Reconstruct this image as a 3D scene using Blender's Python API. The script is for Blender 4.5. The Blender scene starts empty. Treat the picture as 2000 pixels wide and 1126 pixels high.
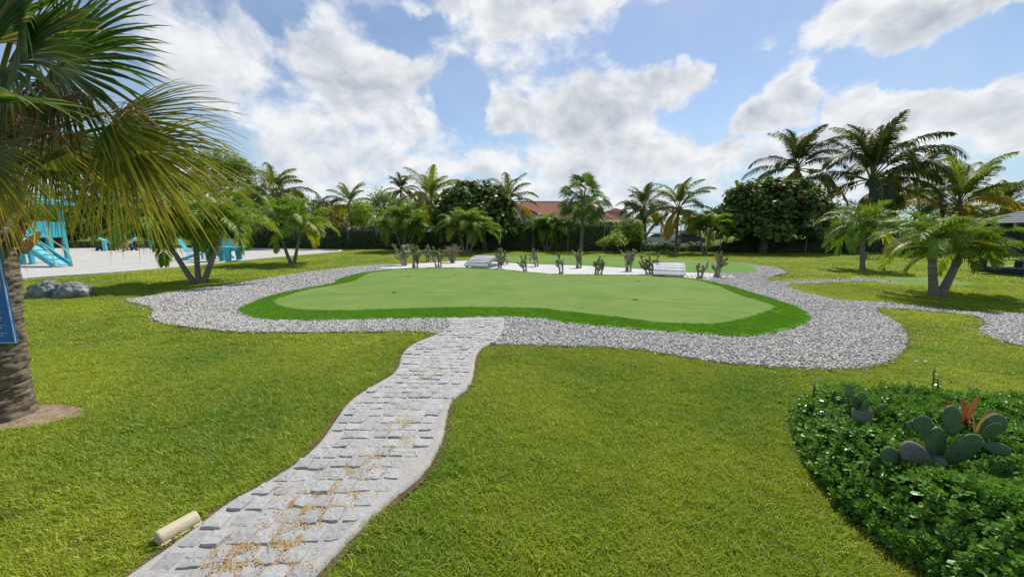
import bpy, math, random
import numpy as np
from mathutils import Vector, Matrix

R = math.radians
random.seed(7)
RNG = np.random.default_rng(11)
scene = bpy.context.scene
COL = scene.collection

# ------------------------------------------------------------------ camera
F_PX, PITCH, CAM_H = 745.0, R(8.4), 1.6
cam_d = bpy.data.cameras.new('camera')
cam_d.sensor_width = 36.0
cam_d.lens = 36.0 * F_PX / 2000.0
cam_d.clip_start, cam_d.clip_end = 0.05, 3000
cam = bpy.data.objects.new('camera', cam_d)
COL.objects.link(cam)
cam.location = (0, 0, CAM_H)
cam.rotation_euler = (R(90) - PITCH, 0, 0)
scene.camera = cam

# ------------------------------------------------------------------ light
SUN_EL, SUN_AZ = R(54), R(27)           # ahead of the camera, a little to the right
S_DIR = Vector((math.sin(SUN_AZ) * math.cos(SUN_EL), math.cos(SUN_AZ) * math.cos(SUN_EL), math.sin(SUN_EL)))
sun_d = bpy.data.lights.new('sun', 'SUN')
sun_d.energy, sun_d.angle, sun_d.color = 5.0, R(0.55), (1.0, 0.955, 0.88)
sun = bpy.data.objects.new('sun', sun_d)
COL.objects.link(sun)
sun.rotation_euler = S_DIR.to_track_quat('Z', 'Y').to_euler()
sun.location = (0, 0, 30)

scene.view_settings.view_transform = 'Standard'
scene.view_settings.look = 'None'
scene.view_settings.gamma = 1.0
scene.view_settings.exposure = 0.0
cy = scene.cycles
cy.max_bounces, cy.diffuse_bounces, cy.glossy_bounces = 8, 4, 3
cy.transmission_bounces, cy.transparent_max_bounces = 6, 12
cy.use_denoising = True
cy.caustics_reflective = cy.caustics_refractive = False
cy.sample_clamp_indirect = 6.0

# ------------------------------------------------------------------ pixel helpers
CP, SP = math.cos(PITCH), math.sin(PITCH)
def ray(px, py):
    a, d = (px - 1000) / F_PX, (py - 563) / F_PX
    return Vector((a, CP - d * SP, -(CP * d + SP)))
def P(px, py, z=0.0):                    # photo pixel -> point on the level z
    r = ray(px, py)
    t = (CAM_H - z) / -r.z
    return Vector((r.x * t, r.y * t, z))
def at(px, py, Y):                       # photo pixel -> point on the plane y = Y
    r = ray(px, py)
    t = Y / r.y
    return Vector((r.x * t, Y, CAM_H + r.z * t))
def mpp(Y):                              # metres per photo pixel at that distance
    return Y / F_PX

# ------------------------------------------------------------------ world: sky with clouds
def az_el(px, py):
    r = ray(px, py).normalized()
    return math.atan2(r.x, r.y), math.asin(r.z)

class NT:
    """tiny node-tree helper"""
    def __init__(self, tree): self.t = tree
    def n(self, kind, ins=None, **props):
        nd = self.t.nodes.new(kind)
        for k, v in props.items(): setattr(nd, k, v)
        for k, v in (ins or {}).items(): self.put(nd.inputs[k], v)
        return nd
    def put(self, sock, v):
        if isinstance(v, bpy.types.NodeSocket): self.t.links.new(v, sock)
        elif isinstance(v, bpy.types.Node): self.t.links.new(v.outputs[0], sock)
        else: sock.default_value = v
    def m(self, op, a, b=0.0, c=0.0, clamp=False):
        nd = self.n('ShaderNodeMath', operation=op, use_clamp=clamp)
        self.put(nd.inputs[0], a); self.put(nd.inputs[1], b); self.put(nd.inputs[2], c)
        return nd.outputs[0]
    def v(self, op, a, b=(0, 0, 0), out=0):
        nd = self.n('ShaderNodeVectorMath', operation=op)
        self.put(nd.inputs[0], a); self.put(nd.inputs[1], b)
        return nd.outputs[out]
    def mr(self, x, a, b, c=0.0, d=1.0, kind='LINEAR'):
        nd = self.n('ShaderNodeMapRange', interpolation_type=kind)
        for i, q in enumerate((x, a, b, c, d)): self.put(nd.inputs[i], q)
        return nd.outputs[0]
    def mix(self, f, a, b, blend='MIX'):
        nd = self.n('ShaderNodeMix', data_type='RGBA', blend_type=blend)
        self.put(nd.inputs[0], f); self.put(nd.inputs[6], a); self.put(nd.inputs[7], b)
        return nd.outputs[2]
    def noise(self, vec, scale, detail=2.0, rough=0.5, dist=0.0, color=False):
        nd = self.n('ShaderNodeTexNoise')
        if vec is not None: self.put(nd.inputs['Vector'], vec)
        nd.inputs['Scale'].default_value = scale; nd.inputs['Detail'].default_value = detail
        nd.inputs['Roughness'].default_value = rough; nd.inputs['Distortion'].default_value = dist
        return nd.outputs[1 if color else 0]

def c4(c): return (c[0], c[1], c[2], 1.0)

# cloud banks: photo position, half width and half height in pixels, weight
BANKS = [(420, 120, 170, 150, .50), (690, 150, 200, 130, .60), (600, 250, 260, 70, .40), (700, 320, 320, 55, .50), (800, 250, 110, 90, .50),
         (870, 10, 120, 45, .45), (1030, 35, 150, 65, .62), (1150, 5, 140, 28, .42), (1130, 235, 160, 85, .74),
         (1260, 180, 110, 75, .70), (1335, 150, 45, 60, .66), (985, 210, 70, 60, .58), (1150, 320, 230, 50, .50), (1300, 290, 70, 45, .5),
         (1560, 165, 70, 60, .70), (1500, 225, 85, 45, .66), (1680, 205, 105, 68, .70), (1830, 235, 130, 70, .62), (1960, 230, 120, 75, .66), (1620, 300, 330, 55, .52), (1430, 300, 90, 40, .45),
         (1640, 50, 110, 50, .60), (1790, 40, 150, 55, .62), (1920, 10, 90, 25, .5), (1470, 78, 42, 20, .46), (1700, 375, 450, 50, .46), (1000, 380, 600, 50, .42), (1150, 310, 420, 60, .52), (600, 370, 420, 45, .46)]
GAPS = [(560, 40, 75, 45, .42), (790, 75, 55, 50, .40), (905, 185, 40, 60, .45), (400, 245, 90, 50, .40), (470, 290, 120, 40, .25),
        (1370, 60, 160, 70, .55), (1410, 215, 45, 70, .45), (1625, 130, 70, 22, .30), (1900, 130, 150, 40, .45), (1285, 215, 22, 22, .2)]

world = bpy.data.worlds.new('World')
scene.world = world
world.use_nodes = True
wt = world.node_tree
wt.nodes.clear()

world.cycles.sampling_method = 'MANUAL'
world.cycles.sample_map_resolution = 512
w = g = NT(wt)
gen = w.n('ShaderNodeTexCoord').outputs['Generated']
dvec = g.v('NORMALIZE', gen)
warp = g.noise(dvec, 5.5, 6.0, 0.62, color=True)
warp = g.v('MULTIPLY', g.v('SUBTRACT', warp, (.5, .5, .5)), (.20, .20, .13))
sw = g.n('ShaderNodeSeparateXYZ', {0: g.v('ADD', dvec, warp)})
az = g.m('ARCTAN2', sw.outputs[0], sw.outputs[1])
el = g.m('ARCSINE', sw.outputs[2])
ae = g.n('ShaderNodeCombineXYZ', {0: az, 1: el}).outputs[0]
acc = g.m('MULTIPLY_ADD', g.noise(g.v('MULTIPLY', dvec, (1.0, 1.0, 2.2)), 2.4, 1.0, .5), .7, -.40)
for sgn, lst in ((1, BANKS), (-1, GAPS)):
    for (bx, by, hw, hh, wgt) in lst:
        a0, e0 = az_el(bx, by)
        a1, _ = az_el(bx + hw, by); _, e1 = az_el(bx, by - hh)
        sx, sy = 1 / max(abs(a1 - a0), .01), 1 / max(abs(e1 - e0), .01)
        nd = g.n('ShaderNodeVectorMath', operation='MULTIPLY_ADD')
        g.put(nd.inputs[0], ae); nd.inputs[1].default_value = (sx, sy, 0); nd.inputs[2].default_value = (-a0 * sx, -e0 * sy, 0)
        k = g.mr(g.v('LENGTH', nd.outputs[0], out=1), 1.5, 0.25, -.16 if sgn > 0 else 0, wgt - .16 if sgn > 0 else -wgt, 'SMOOTHSTEP')
        acc = g.m('ADD', acc, k) if sgn < 0 else g.m('MAXIMUM', acc, k)
nv = g.v('MULTIPLY', dvec, (1.0, 1.0, 1.45))
n1 = g.noise(nv, 7.0, 7.0, 0.60, 0.25)
n1b = g.noise(g.v('ADD', nv, (.012, 0, .045)), 7.0, 5.0, 0.60, 0.25)
body = acc
D0 = g.m('ADD', acc, g.m('MULTIPLY_ADD', n1, 1.35, -.71))
alpha = w.mr(D0, -.07, .30, 0, 1, 'SMOOTHSTEP')
relief = w.m('MULTIPLY', w.m('SUBTRACT', n1, n1b), 2.6)
thick = w.mr(D0, .06, .60, 0.0, .48, 'SMOOTHSTEP')
lit = w.m('ADD', w.m('SUBTRACT', .94, thick), relief)
lit = w.m('MAXIMUM', w.m('MINIMUM', lit, 1.0), .0)
ccol = w.mix(lit, (.37, .44, .53, 1), (.90, .915, .94, 1))
sky = w.n('ShaderNodeTexSky', sky_type='NISHITA', sun_disc=False, sun_elevation=SUN_EL, sun_rotation=SUN_AZ,
          altitude=0.0, air_density=1.0, dust_density=0.5, ozone_density=2.2)
skyc = w.v('SCALE', sky.outputs[0]); skyc.node.inputs['Scale'].default_value = 0.122
sz = w.n('ShaderNodeSeparateXYZ', {0: gen}).outputs[2]
veil = w.mr(sz, .0, .30, .80, .0, 'SMOOTHSTEP')              # thin bluish white layer low in the sky, all the way round
skyc = w.mix(veil, skyc, (.42, .63, .78, 1))
skyc = w.mix(w.mr(wide_n := g.noise(nv, 3.1, 4.0, .6), .42, .75, 0, .30), skyc, (.70, .78, .88, 1))
fade = w.mr(sz, -.02, .12, .72, 1.0, 'SMOOTHSTEP')
out = w.mix(w.m('MULTIPLY', alpha, fade), skyc, ccol)
bg = w.n('ShaderNodeBackground', {'Color': out, 'Strength': 1.0})
w.n('ShaderNodeOutputWorld', {'Surface': bg.outputs[0]})

# ------------------------------------------------------------------ object helpers
def tag(o, label=None, cat=None, group=None, kind=None):
    if label: o['label'] = label
    if cat: o['category'] = cat
    if group: o['group'] = group
    if kind: o['kind'] = kind
    return o
def thing(name, label, cat, loc=(0, 0, 0), group=None):
    o = bpy.data.objects.new(name, None)
    o.empty_display_size = 0.2
    COL.objects.link(o)
    o.location = loc
    return tag(o, label, cat, group)
def mesh(name, V, F, smooth=False):
    me = bpy.data.meshes.new(name)
    V = np.asarray(V, dtype=np.float32).reshape(-1, 3)
    if isinstance(F, np.ndarray):
        k = F.shape[1]; m = F.shape[0]
        me.vertices.add(len(V)); me.vertices.foreach_set('co', V.ravel())
        me.loops.add(m * k); me.loops.foreach_set('vertex_index', F.astype(np.int32).ravel())
        me.polygons.add(m)
        me.polygons.foreach_set('loop_start', np.arange(0, m * k, k, dtype=np.int32))
        me.update(calc_edges=True)
    else:
        me.from_pydata(V.tolist(), [], F)
        me.update()
    if smooth: me.polygons.foreach_set('use_smooth', np.ones(len(me.polygons), dtype=bool))
    return me
def obj(name, me, mat=None, parent=None, loc=None, rot=None, scale=None):
    o = bpy.data.objects.new(name, me)
    COL.objects.link(o)
    if parent is not None: o.parent = parent
    if loc is not None: o.location = loc
    if rot is not None: o.rotation_euler = rot
    if scale is not None: o.scale = (scale,) * 3 if isinstance(scale, (int, float)) else scale
    if mat is not None:
        if not me.materials: me.materials.append(mat)
        elif me.materials[0] is not mat:
            o.material_slots[0].link = 'OBJECT'; o.material_slots[0].material = mat
    return o

class MB:
    """collects verts and faces of one mesh"""
    def __init__(self): self.v, self.f = [], []
    def add(self, V, F):
        b = len(self.v)
        self.v += [tuple(p) for p in V]
        self.f += [tuple(i + b for i in q) for q in F]
        return self
    def box(self, c, s, rot=None, bev=0.0):
        hx, hy, hz = s[0] / 2, s[1] / 2, s[2] / 2
        if bev <= 0:
            V = [Vector((x, y, z)) for z in (-hz, hz) for x, y in ((-hx, -hy), (hx, -hy), (hx, hy), (-hx, hy))]
            F = [(3, 2, 1, 0), (4, 5, 6, 7), (0, 1, 5, 4), (1, 2, 6, 5), (2, 3, 7, 6), (3, 0, 4, 7)]
        else:
            b = min(bev, hx * .9, hy * .9, hz * .9)
            def ring(ix, z): return [Vector((x, y, z)) for x, y in ((-hx + ix, -hy), (hx - ix, -hy), (hx, -hy + ix), (hx, hy - ix), (hx - ix, hy), (-hx + ix, hy), (-hx, hy - ix), (-hx, -hy + ix))]
            def inset(z): return [Vector((x, y, z)) for x, y in ((-hx + b, -hy + b), (hx - b, -hy + b), (hx - b, -hy + b), (hx - b, hy - b), (hx - b, hy - b), (-hx + b, hy - b), (-hx + b, hy - b), (-hx + b, -hy + b))]
            V = inset(-hz) + ring(b, -hz + b) + ring(b, hz - b) + inset(hz)
            F = []
            for L in range(3):
                for i in range(8):
                    j = (i + 1) % 8
                    F.append((L * 8 + i, L * 8 + j, L * 8 + 8 + j, L * 8 + 8 + i))
            F += [tuple(range(7, -1, -1)), tuple(range(24, 32))]
        M = rot if rot is not None else Matrix.Identity(3)
        c = Vector(c)
        return self.add([M @ p + c for p in V], F)
    def tube(self, pts, radii, n=8, cap=True):
        pts = [Vector(p) for p in pts]
        if isinstance(radii, (int, float)): radii = [radii] * len(pts)
        V, F = [], []
        up = Vector((0, 0, 1))
        prev = None
        for i, p in enumerate(pts):
            t = (pts[min(i + 1, len(pts) - 1)] - pts[max(i - 1, 0)])
            t = t.normalized() if t.length > 1e-9 else Vector((0, 0, 1))
            if prev is None:
                a = t.cross(Vector((0, 1, 0)) if abs(t.z) > .9 else up).normalized()
            else:
                a = (prev - t * prev.dot(t))
                a = a.normalized() if a.length > 1e-6 else t.orthogonal().normalized()
            prev = a
            b = t.cross(a)
            for k in range(n):
                q = 2 * math.pi * k / n
                V.append(p + (a * math.cos(q) + b * math.sin(q)) * radii[i])
        for i in range(len(pts) - 1):
            for k in range(n):
                j = (k + 1) % n
                F.append((i * n + k, i * n + j, (i + 1) * n + j, (i + 1) * n + k))
        if cap:
            F.append(tuple(range(n - 1, -1, -1)))
            F.append(tuple(range((len(pts) - 1) * n, len(pts) * n)))
        return self.add(V, F)
    def prism(self, poly, z0, z1):                 # polygon in xy, extruded
        n = len(poly)
        V = [(x, y, z0) for x, y in poly] + [(x, y, z1) for x, y in poly]
        F = [tuple(range(n, 2 * n)), tuple(range(n - 1, -1, -1))]
        F += [(i, (i + 1) % n, n + (i + 1) % n, n + i) for i in range(n)]
        return self.add(V, F)
    def mesh(self, name, smooth=False): return mesh(name, self.v, self.f, smooth)
    def build(self, name, mat, parent=None, smooth=False, **kw): return obj(name, self.mesh(name, smooth), mat, parent, **kw)

def bez(a, b, c, n):
    a, b, c = Vector(a), Vector(b), Vector(c)
    return [a * (1 - t) ** 2 + b * 2 * t * (1 - t) + c * t * t for t in [i / n for i in range(n + 1)]]
def smooth_poly(pts, sub=4, closed=True):          # Catmull-Rom through the points
    n = len(pts); out = []
    rng = range(n) if closed else range(n - 1)
    for i in rng:
        p0, p1, p2, p3 = (pts[(i + k) % n] if closed else pts[min(max(i + k, 0), n - 1)] for k in (-1, 0, 1, 2))
        for s in range(sub):
            t = s / sub
            out.append(tuple(0.5 * ((2 * b) + (-a + c) * t + (2 * a - 5 * b + 4 * c - d) * t * t + (-a + 3 * b - 3 * c + d) * t ** 3)
                             for a, b, c, d in zip(p0, p1, p2, p3)))
    if not closed: out.append(tuple(pts[-1]))
    return out
def ground_poly(px, sub=4, closed=True, z=0.0):
    return [(p[0], p[1]) for p in smooth_poly([tuple(P(x, y, z))[:2] for x, y in px], sub, closed)]
def inside(poly, X, Y):
    poly = np.asarray(poly); r = np.zeros(len(X), bool)
    x0, y0 = poly[-1]
    for x1, y1 in poly:
        if y0 != y1:
            c = ((y1 > Y) != (y0 > Y)) & (X < (x0 - x1) * (Y - y1) / (y0 - y1) + x1)
            r ^= c
        x0, y0 = x1, y1
    return r
def dist_poly(poly, X, Y):                          # distance to the outline
    poly = np.asarray(poly); best = np.full(len(X), 1e9)
    for a, b in zip(poly, np.roll(poly, -1, axis=0)):
        d = b - a; L = max(d @ d, 1e-9)
        t = np.clip(((X - a[0]) * d[0] + (Y - a[1]) * d[1]) / L, 0, 1)
        best = np.minimum(best, np.hypot(X - a[0] - t * d[0], Y - a[1] - t * d[1]))
    return best
def sheet(name, poly, z, mat, z0=None, **kw):
    mb = MB()
    if z0 is None: mb.add([(x, y, z) for x, y in poly], [tuple(range(len(poly)))])
    else: mb.prism(poly, z0, z)
    # make sure the sheet looks up
    area = sum(a[0] * b[1] - b[0] * a[1] for a, b in zip(poly, poly[1:] + poly[:1]))
    if area < 0: mb.f = [tuple(reversed(q)) for q in mb.f]
    o = mb.build(name, mat)
    return tag(o, **kw)

# scatter copies of a small template into one mesh (numpy)
def frames(N, rng, spin=True):
    N = N / np.maximum(np.linalg.norm(N, axis=1, keepdims=True), 1e-9)
    a = rng.normal(size=N.shape)
    T = a - N * np.sum(a * N, axis=1, keepdims=True)
    T /= np.maximum(np.linalg.norm(T, axis=1, keepdims=True), 1e-9)
    B = np.cross(N, T)
    return np.stack([T, B, N], axis=2)
def spread(tV, tF, pos, M, s):
    tV = np.asarray(tV, float); tF = np.asarray(tF, int)
    s = np.asarray(s, float)
    V = np.einsum('nij,kj->nki', M, tV) * s[:, None, None] + pos[:, None, :]
    F = tF[None] + (np.arange(len(pos)) * len(tV))[:, None, None]
    return V.reshape(-1, 3), F.reshape(-1, tF.shape[1])

# ------------------------------------------------------------------ materials
def mat(name):
    m = bpy.data.materials.new(name); m.use_nodes = True
    m.node_tree.nodes.clear()
    return m, NT(m.node_tree)
def finish(t, bsdf, bump=None):
    t.n('ShaderNodeOutputMaterial', {'Surface': bsdf})
def principled(t, color, rough=.6, spec=.4, bump=None, bstr=.3, bdist=.01, **kw):
    b = t.n('ShaderNodeBsdfPrincipled')
    t.put(b.inputs['Base Color'], color); t.put(b.inputs['Roughness'], rough); t.put(b.inputs['Specular IOR Level'], spec)
    for k, v in kw.items(): t.put(b.inputs[k], v)
    if bump is not None:
        bn = t.n('ShaderNodeBump', {'Height': bump}); bn.inputs['Strength'].default_value = bstr; bn.inputs['Distance'].default_value = bdist
        t.put(b.inputs['Normal'], bn.outputs[0])
    return b.outputs[0]
def plain(name, c, rough=.6, spec=.4, var=.15, scale=6.0, bstr=.2, bdist=.004, bscale=None, **kw):
    m, t = mat(name)
    co = t.n('ShaderNodeTexCoord').outputs['Object']
    n = t.noise(co, scale, 5, .6)
    lo = tuple(x * (1 - var) for x in c); hi = tuple(min(1, x * (1 + var)) for x in c)
    col = t.mix(t.mr(n, .3, .7), c4(lo), c4(hi))
    finish(t, principled(t, col, rough, spec, t.noise(co, bscale or scale * 6, 4, .6), bstr, bdist, **kw))
    return m
def leafmat(name, c, c2, trans=.35, rough=.42, spec=.45, isl=True, tcol=None, hue=.0):
    """c..c2: spread of leaf colours, leaf by leaf"""
    m, t = mat(name)
    geo = t.n('ShaderNodeNewGeometry'); oi = t.n('ShaderNodeObjectInfo')
    rnd = t.m('FRACT', t.m('ADD', geo.outputs['Random Per Island'], oi.outputs['Random'])) if isl else oi.outputs['Random']
    pn = t.noise(geo.outputs['Position'], .9, 3, .6)
    f = t.m('ADD', t.m('MULTIPLY', rnd, .6), t.mr(pn, .3, .7, 0, .4))
    col = t.mix(f, c4(c), c4(c2))
    p = principled(t, col, rough, spec)
    tl = t.n('ShaderNodeBsdfTranslucent')
    t.put(tl.inputs[0], t.mix(.5, col, c4(tcol), 'MIX') if tcol else t.v('MULTIPLY', col, (1.25, 1.15, .6)))
    ms = t.n('ShaderNodeMixShader', {0: trans, 1: p, 2: tl.outputs[0]})
    finish(t, ms.outputs[0])
    return m

M = {}
# ================================================================== ground materials
def lawn_col(t, pos):
    big = t.noise(pos, .45, 4, .6); mid = t.noise(pos, 1.9, 5, .65); fine = t.noise(pos, 11.0, 4, .65)
    col = t.mix(t.mr(big, .38, .60), (.135, .285, .014, 1), (.40, .475, .026, 1))
    col = t.mix(t.mr(mid, .52, .74, 0, .60), col, (.47, .43, .06, 1))
    col = t.mix(t.mr(fine, .60, .78, 0, .35), col, (.52, .47, .14, 1))
    return col
m, t = mat('lawn_soil'); pos = t.n('ShaderNodeNewGeometry').outputs['Position']
col = lawn_col(t, pos)
fine = t.noise(pos, 60, 4, .7)
col = t.mix(t.mr(fine, .3, .7), t.v('MULTIPLY', col, (.18, .20, .2)), t.v('MULTIPLY', col, (.5, .5, .5)))
finish(t, principled(t, col, .9, .15, t.noise(pos, 45, 5, .7), .9, .03)); M['lawn'] = m

m, t = mat('grass_blade'); geo = t.n('ShaderNodeNewGeometry'); oi = t.n('ShaderNodeObjectInfo')
col = lawn_col(t, geo.outputs['Position'])
col = t.mix(t.m('MULTIPLY', geo.outputs['Random Per Island'], .45), col, (.44, .46, .06, 1))
col = t.mix(t.mr(geo.outputs['Random Per Island'], .90, .91, 0, .85), col, (.64, .57, .25, 1))
col = t.mix(t.mr(geo.outputs['Random Per Island'], .15, .14, 0, .7), col, (.10, .21, .010, 1))
col = t.v('MULTIPLY', col, (1.12, 1.12, 1.0))
col = t.mix(t.mr(oi.outputs['Random'], .0, 1, 0, .30), col, (.13, .25, .012, 1))
p = principled(t, col, .5, .3); tl = t.n('ShaderNodeBsdfTranslucent', {0: t.v('MULTIPLY', col, (1.25, 1.2, .7))})
finish(t, t.n('ShaderNodeMixShader', {0: .42, 1: p, 2: tl.outputs[0]}).outputs[0]); M['grass'] = m

m, t = mat('artificial_turf'); pos = t.n('ShaderNodeNewGeometry').outputs['Position']
n = t.noise(pos, 30, 4, .7)
col = t.mix(t.mr(n, .3, .7), (.065, .19, .010, 1), (.105, .27, .018, 1))
finish(t, principled(t, col, .8, .2, t.noise(pos, 120, 3, .7), .8, .02)); M['turf'] = m
M['turfblade'] = leafmat('turf_blade', (.115, .30, .018), (.22, .44, .036), .35, .45, .3)

m, t = mat('putting_felt'); pos = t.n('ShaderNodeNewGeometry').outputs['Position']
n = t.noise(pos, .8, 5, .65); n2 = t.noise(pos, 38, 5, .8)
st = t.noise(t.v('MULTIPLY', pos, (1.2, 6.0, 1)), 1.6, 4, .6)
col = t.mix(t.mr(n, .32, .68), (.125, .215, .042, 1), (.20, .285, .070, 1))
col = t.mix(t.mr(n2, .35, .7, 0, .8), col, (.095, .165, .034, 1))
col = t.mix(t.mr(st, .48, .72, 0, .45), col, (.215, .265, .085, 1))
finish(t, principled(t, col, .95, .1, n2, .6, .01)); M['felt'] = m

m, t = mat('gravel_bed'); pos = t.n('ShaderNodeNewGeometry').outputs['Position']
vo = t.n('ShaderNodeTexVoronoi', {'Vector': pos, 'Scale': 30.0})
n = t.noise(pos, 1.1, 4, .6)
col = t.mix(t.n('ShaderNodeSeparateColor', {0: vo.outputs['Color']}).outputs[0], (.22, .21, .195, 1), (.50, .485, .46, 1))
col = t.mix(t.mr(n, .52, .75, 0, .6), col, (.42, .36, .27, 1))
finish(t, principled(t, col, .9, .2, vo.outputs['Distance'], 1.0, -.03)); M['gravel_bed'] = m
m, t = mat('gravel_stone'); oi = t.n('ShaderNodeObjectInfo'); geo = t.n('ShaderNodeNewGeometry')
n = t.noise(geo.outputs['Position'], .9, 4, .6)
col = t.mix(oi.outputs['Random'], (.35, .335, .31, 1), (.70, .675, .635, 1))
col = t.mix(t.mr(n, .50, .74, 0, .5), col, (.54, .46, .35, 1))
finish(t, principled(t, col, .85, .25)); M['gravel'] = m

def sandmat(name, a, b):
    m, t = mat(name); pos = t.n('ShaderNodeNewGeometry').outputs['Position']
    n = t.noise(pos, .9, 5, .6); f = t.noise(pos, 6, 5, .65)
    col = t.mix(t.mr(n, .3, .7), c4(a), c4(b))
    col = t.mix(t.mr(f, .5, .8, 0, .35), col, c4(tuple(x * .72 for x in a)))
    finish(t, principled(t, col, .95, .1, f, .9, .06)); return m
M['sand'] = sandmat('play_sand', (.43, .41, .375), (.52, .50, .46))
M['white_sand'] = sandmat('white_sand', (.50, .485, .46), (.62, .605, .58))
M['white_kerb'] = plain('white_kerb_paint', (.74, .74, .73), .6, .3, .08, 3, .2)
m, t = mat('mortar'); pos = t.n('ShaderNodeNewGeometry').outputs['Position']
n = t.noise(pos, 4.0, 6, .7); f = t.noise(pos, 34, 6, .75)
col = t.mix(t.mr(n, .3, .7), (.34, .32, .295, 1), (.46, .435, .405, 1))
col = t.mix(t.mr(f, .45, .75, 0, .6), col, (.26, .245, .225, 1))
finish(t, principled(t, col, .9, .2, f, .7, .012)); M['mortar'] = m
m, t = mat('granite_sett'); tc = t.n('ShaderNodeTexCoord').outputs['Object']; oi = t.n('ShaderNodeObjectInfo')
off = t.v('ADD', tc, t.n('ShaderNodeCombineXYZ', {0: t.m('MULTIPLY', oi.outputs['Random'], 50.)}).outputs[0])
sp = t.noise(off, 105, 3, .8); bl = t.noise(off, 18, 4, .6)
col = t.mix(oi.outputs['Random'], (.375, .37, .36, 1), (.50, .49, .475, 1))
col = t.mix(t.mr(sp, .52, .62, 0, .85), col, (.10, .105, .11, 1))
col = t.mix(t.mr(sp, .44, .36, 0, .6), col, (.72, .72, .71, 1))
col = t.mix(t.mr(bl, .5, .75, 0, .45), col, (.56, .55, .53, 1))
finish(t, principled(t, col, .8, .3, t.noise(off, 70, 5, .7), .8, .006)); M['sett'] = m
M['mulch'] = plain('dry_soil', (.30, .22, .15), .95, .1, .35, 12, .8, .03, 40)
M['litter'] = leafmat('dry_flower_litter', (.42, .27, .10), (.58, .42, .20), .25, .7, .2)
M['courts'] = plain('court_paint', (.33, .56, .55), .7, .2, .06, 1.0)
M['asphalt'] = plain('street_asphalt', (.20, .20, .20), .9, .2, .15, 2)

# ================================================================== ground shapes
mb = MB(); mb.add([(-900, -60, 0), (900, -60, 0), (900, 1600, 0), (-900, 1600, 0)], [(0, 1, 2, 3)])
tag(mb.build('lawn_ground', M['lawn']), 'wide mown lawn of yellowish green grass', 'lawn', kind='structure')

GRAVEL = ground_poly([(245, 586), (284, 598), (299, 607), (297, 622), (329, 634), (410, 644), (470, 649), (560, 650), (680, 649), (800, 648),
    (850, 652), (880, 668), (962, 673), (1070, 676), (1160, 678), (1250, 684), (1380, 705), (1473, 715), (1566, 720), (1628, 722), (1690, 719),
    (1736, 707), (1761, 688), (1772, 670), (1769, 650), (1752, 631), (1724, 616), (1712, 606), (1721, 602), (1783, 606), (1876, 614),
    (1919, 623), (1925, 633), (1913, 648), (1932, 659), (1969, 670), (2000, 677), (2160, 700), (2260, 660), (2140, 622), (2000, 614), (1907, 611),
    (1845, 605), (1721, 591), (1643, 586), (1597, 578), (1544, 563), (1541, 556), (1597, 553.5), (1674, 550), (1705, 550.5), (1767, 556.5), (1750, 552), (1699, 543),
    (1665, 542), (1656, 545.5), (1566, 547.5), (1510, 550), (1498, 546), (1516, 538), (1537, 532), (1510, 521), (1473, 518), (1440, 513), (1420, 528), (1380, 538),
    (1300, 534), (1150, 522), (1000, 516), (900, 512), (785, 515.5), (710, 519), (620, 529), (530, 542), (440, 557), (350, 569), (285, 580)], 4)
sheet('gravel_path', GRAVEL, .004, M['gravel_bed'], kind='structure')
FRINGE = ground_poly([(465, 604), (485, 616), (515, 622), (560, 624), (680, 623), (800, 620), (869, 619), (986, 617), (1055, 620), (1100, 628), (1190, 637),
    (1310, 646), (1411, 654), (1457, 655), (1498, 651), (1529, 645), (1566, 633), (1585, 619), (1569, 605), (1535, 591), (1457, 567), (1400, 552),
    (1355, 544), (1310, 540), (1250, 537), (1100, 535.5), (1040, 531.5), (965, 525.5), (890, 522.5), (800, 524), (755, 527), (704, 533), (662, 544), (644, 554),
    (575, 566), (518, 580), (479, 596)], 4, z=.03)
FELT = ground_poly([(536, 587), (548, 597), (590, 604), (680, 606), (770, 603), (890, 600), (980, 600), (1055, 602), (1100, 607), (1190, 617), (1280, 628),
    (1355, 632), (1411, 630), (1457, 620), (1498, 608), (1512, 600), (1498, 592), (1442, 575), (1395, 556), (1350, 545.2), (1310, 541.2), (1250, 538),
    (1100, 536.5), (1040, 532.5), (965, 526.5), (890, 523.5), (800, 525), (757, 528.2), (722, 533), (707, 540), (692, 548), (650, 557.5), (608, 564), (560, 577)], 4, z=.03)
sheet('turf_fringe', FRINGE, .030, M['turf'], z0=-.02, kind='structure')
pg = sheet('putting_green', FELT, .0345, M['felt'], kind='structure')
M['seam'] = plain('turf_seam', (.07, .12, .03), .95, .1, .3, 6)
for px in ([(1300, 596), (1380, 603), (1430, 608), (1472, 613)], [(1395, 560), (1420, 573), (1470, 589), (1505, 599)], [(640, 575), (760, 572), (900, 572), (1040, 575), (1180, 581), (1330, 592), (1440, 600)]):
    sm_ = [P(x, y, .0365) for x, y in px]; sm_ = smooth_poly([tuple(q) for q in sm_], 5, False); V_ = []
    for x, y, z in sm_: V_ += [(x, y - .007, .0365), (x, y + .007, .0365)]
    obj('seam', mesh('seam', V_, [(2 * i, 2 * i + 2, 2 * i + 3, 2 * i + 1) for i in range(len(sm_) - 1)]), M['seam'], pg)
SAND = ground_poly([(740, 523), (785, 516.5), (860, 512), (905, 509), (985, 511), (1085, 515), (1150, 518), (1261, 525), (1339, 530), (1400, 533), (1440, 541),
    (1400, 546), (1366, 546.5), (1310, 543), (1250, 540), (1100, 538), (1040, 534), (965, 528), (890, 525), (800, 526.5)], 4)
sheet('white_sand_strip', SAND, .008, M['white_sand'], kind='structure')
FRINGE2 = ground_poly([(955, 505.5), (988, 513), (1085, 517), (1150, 519), (1261, 526), (1339, 531.5), (1406, 533.5), (1460, 533), (1480, 528), (1457, 517.5), (1427, 511.5),
    (1358, 507), (1282, 504), (1150, 501), (1020, 499.5), (975, 501)], 4)
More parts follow.
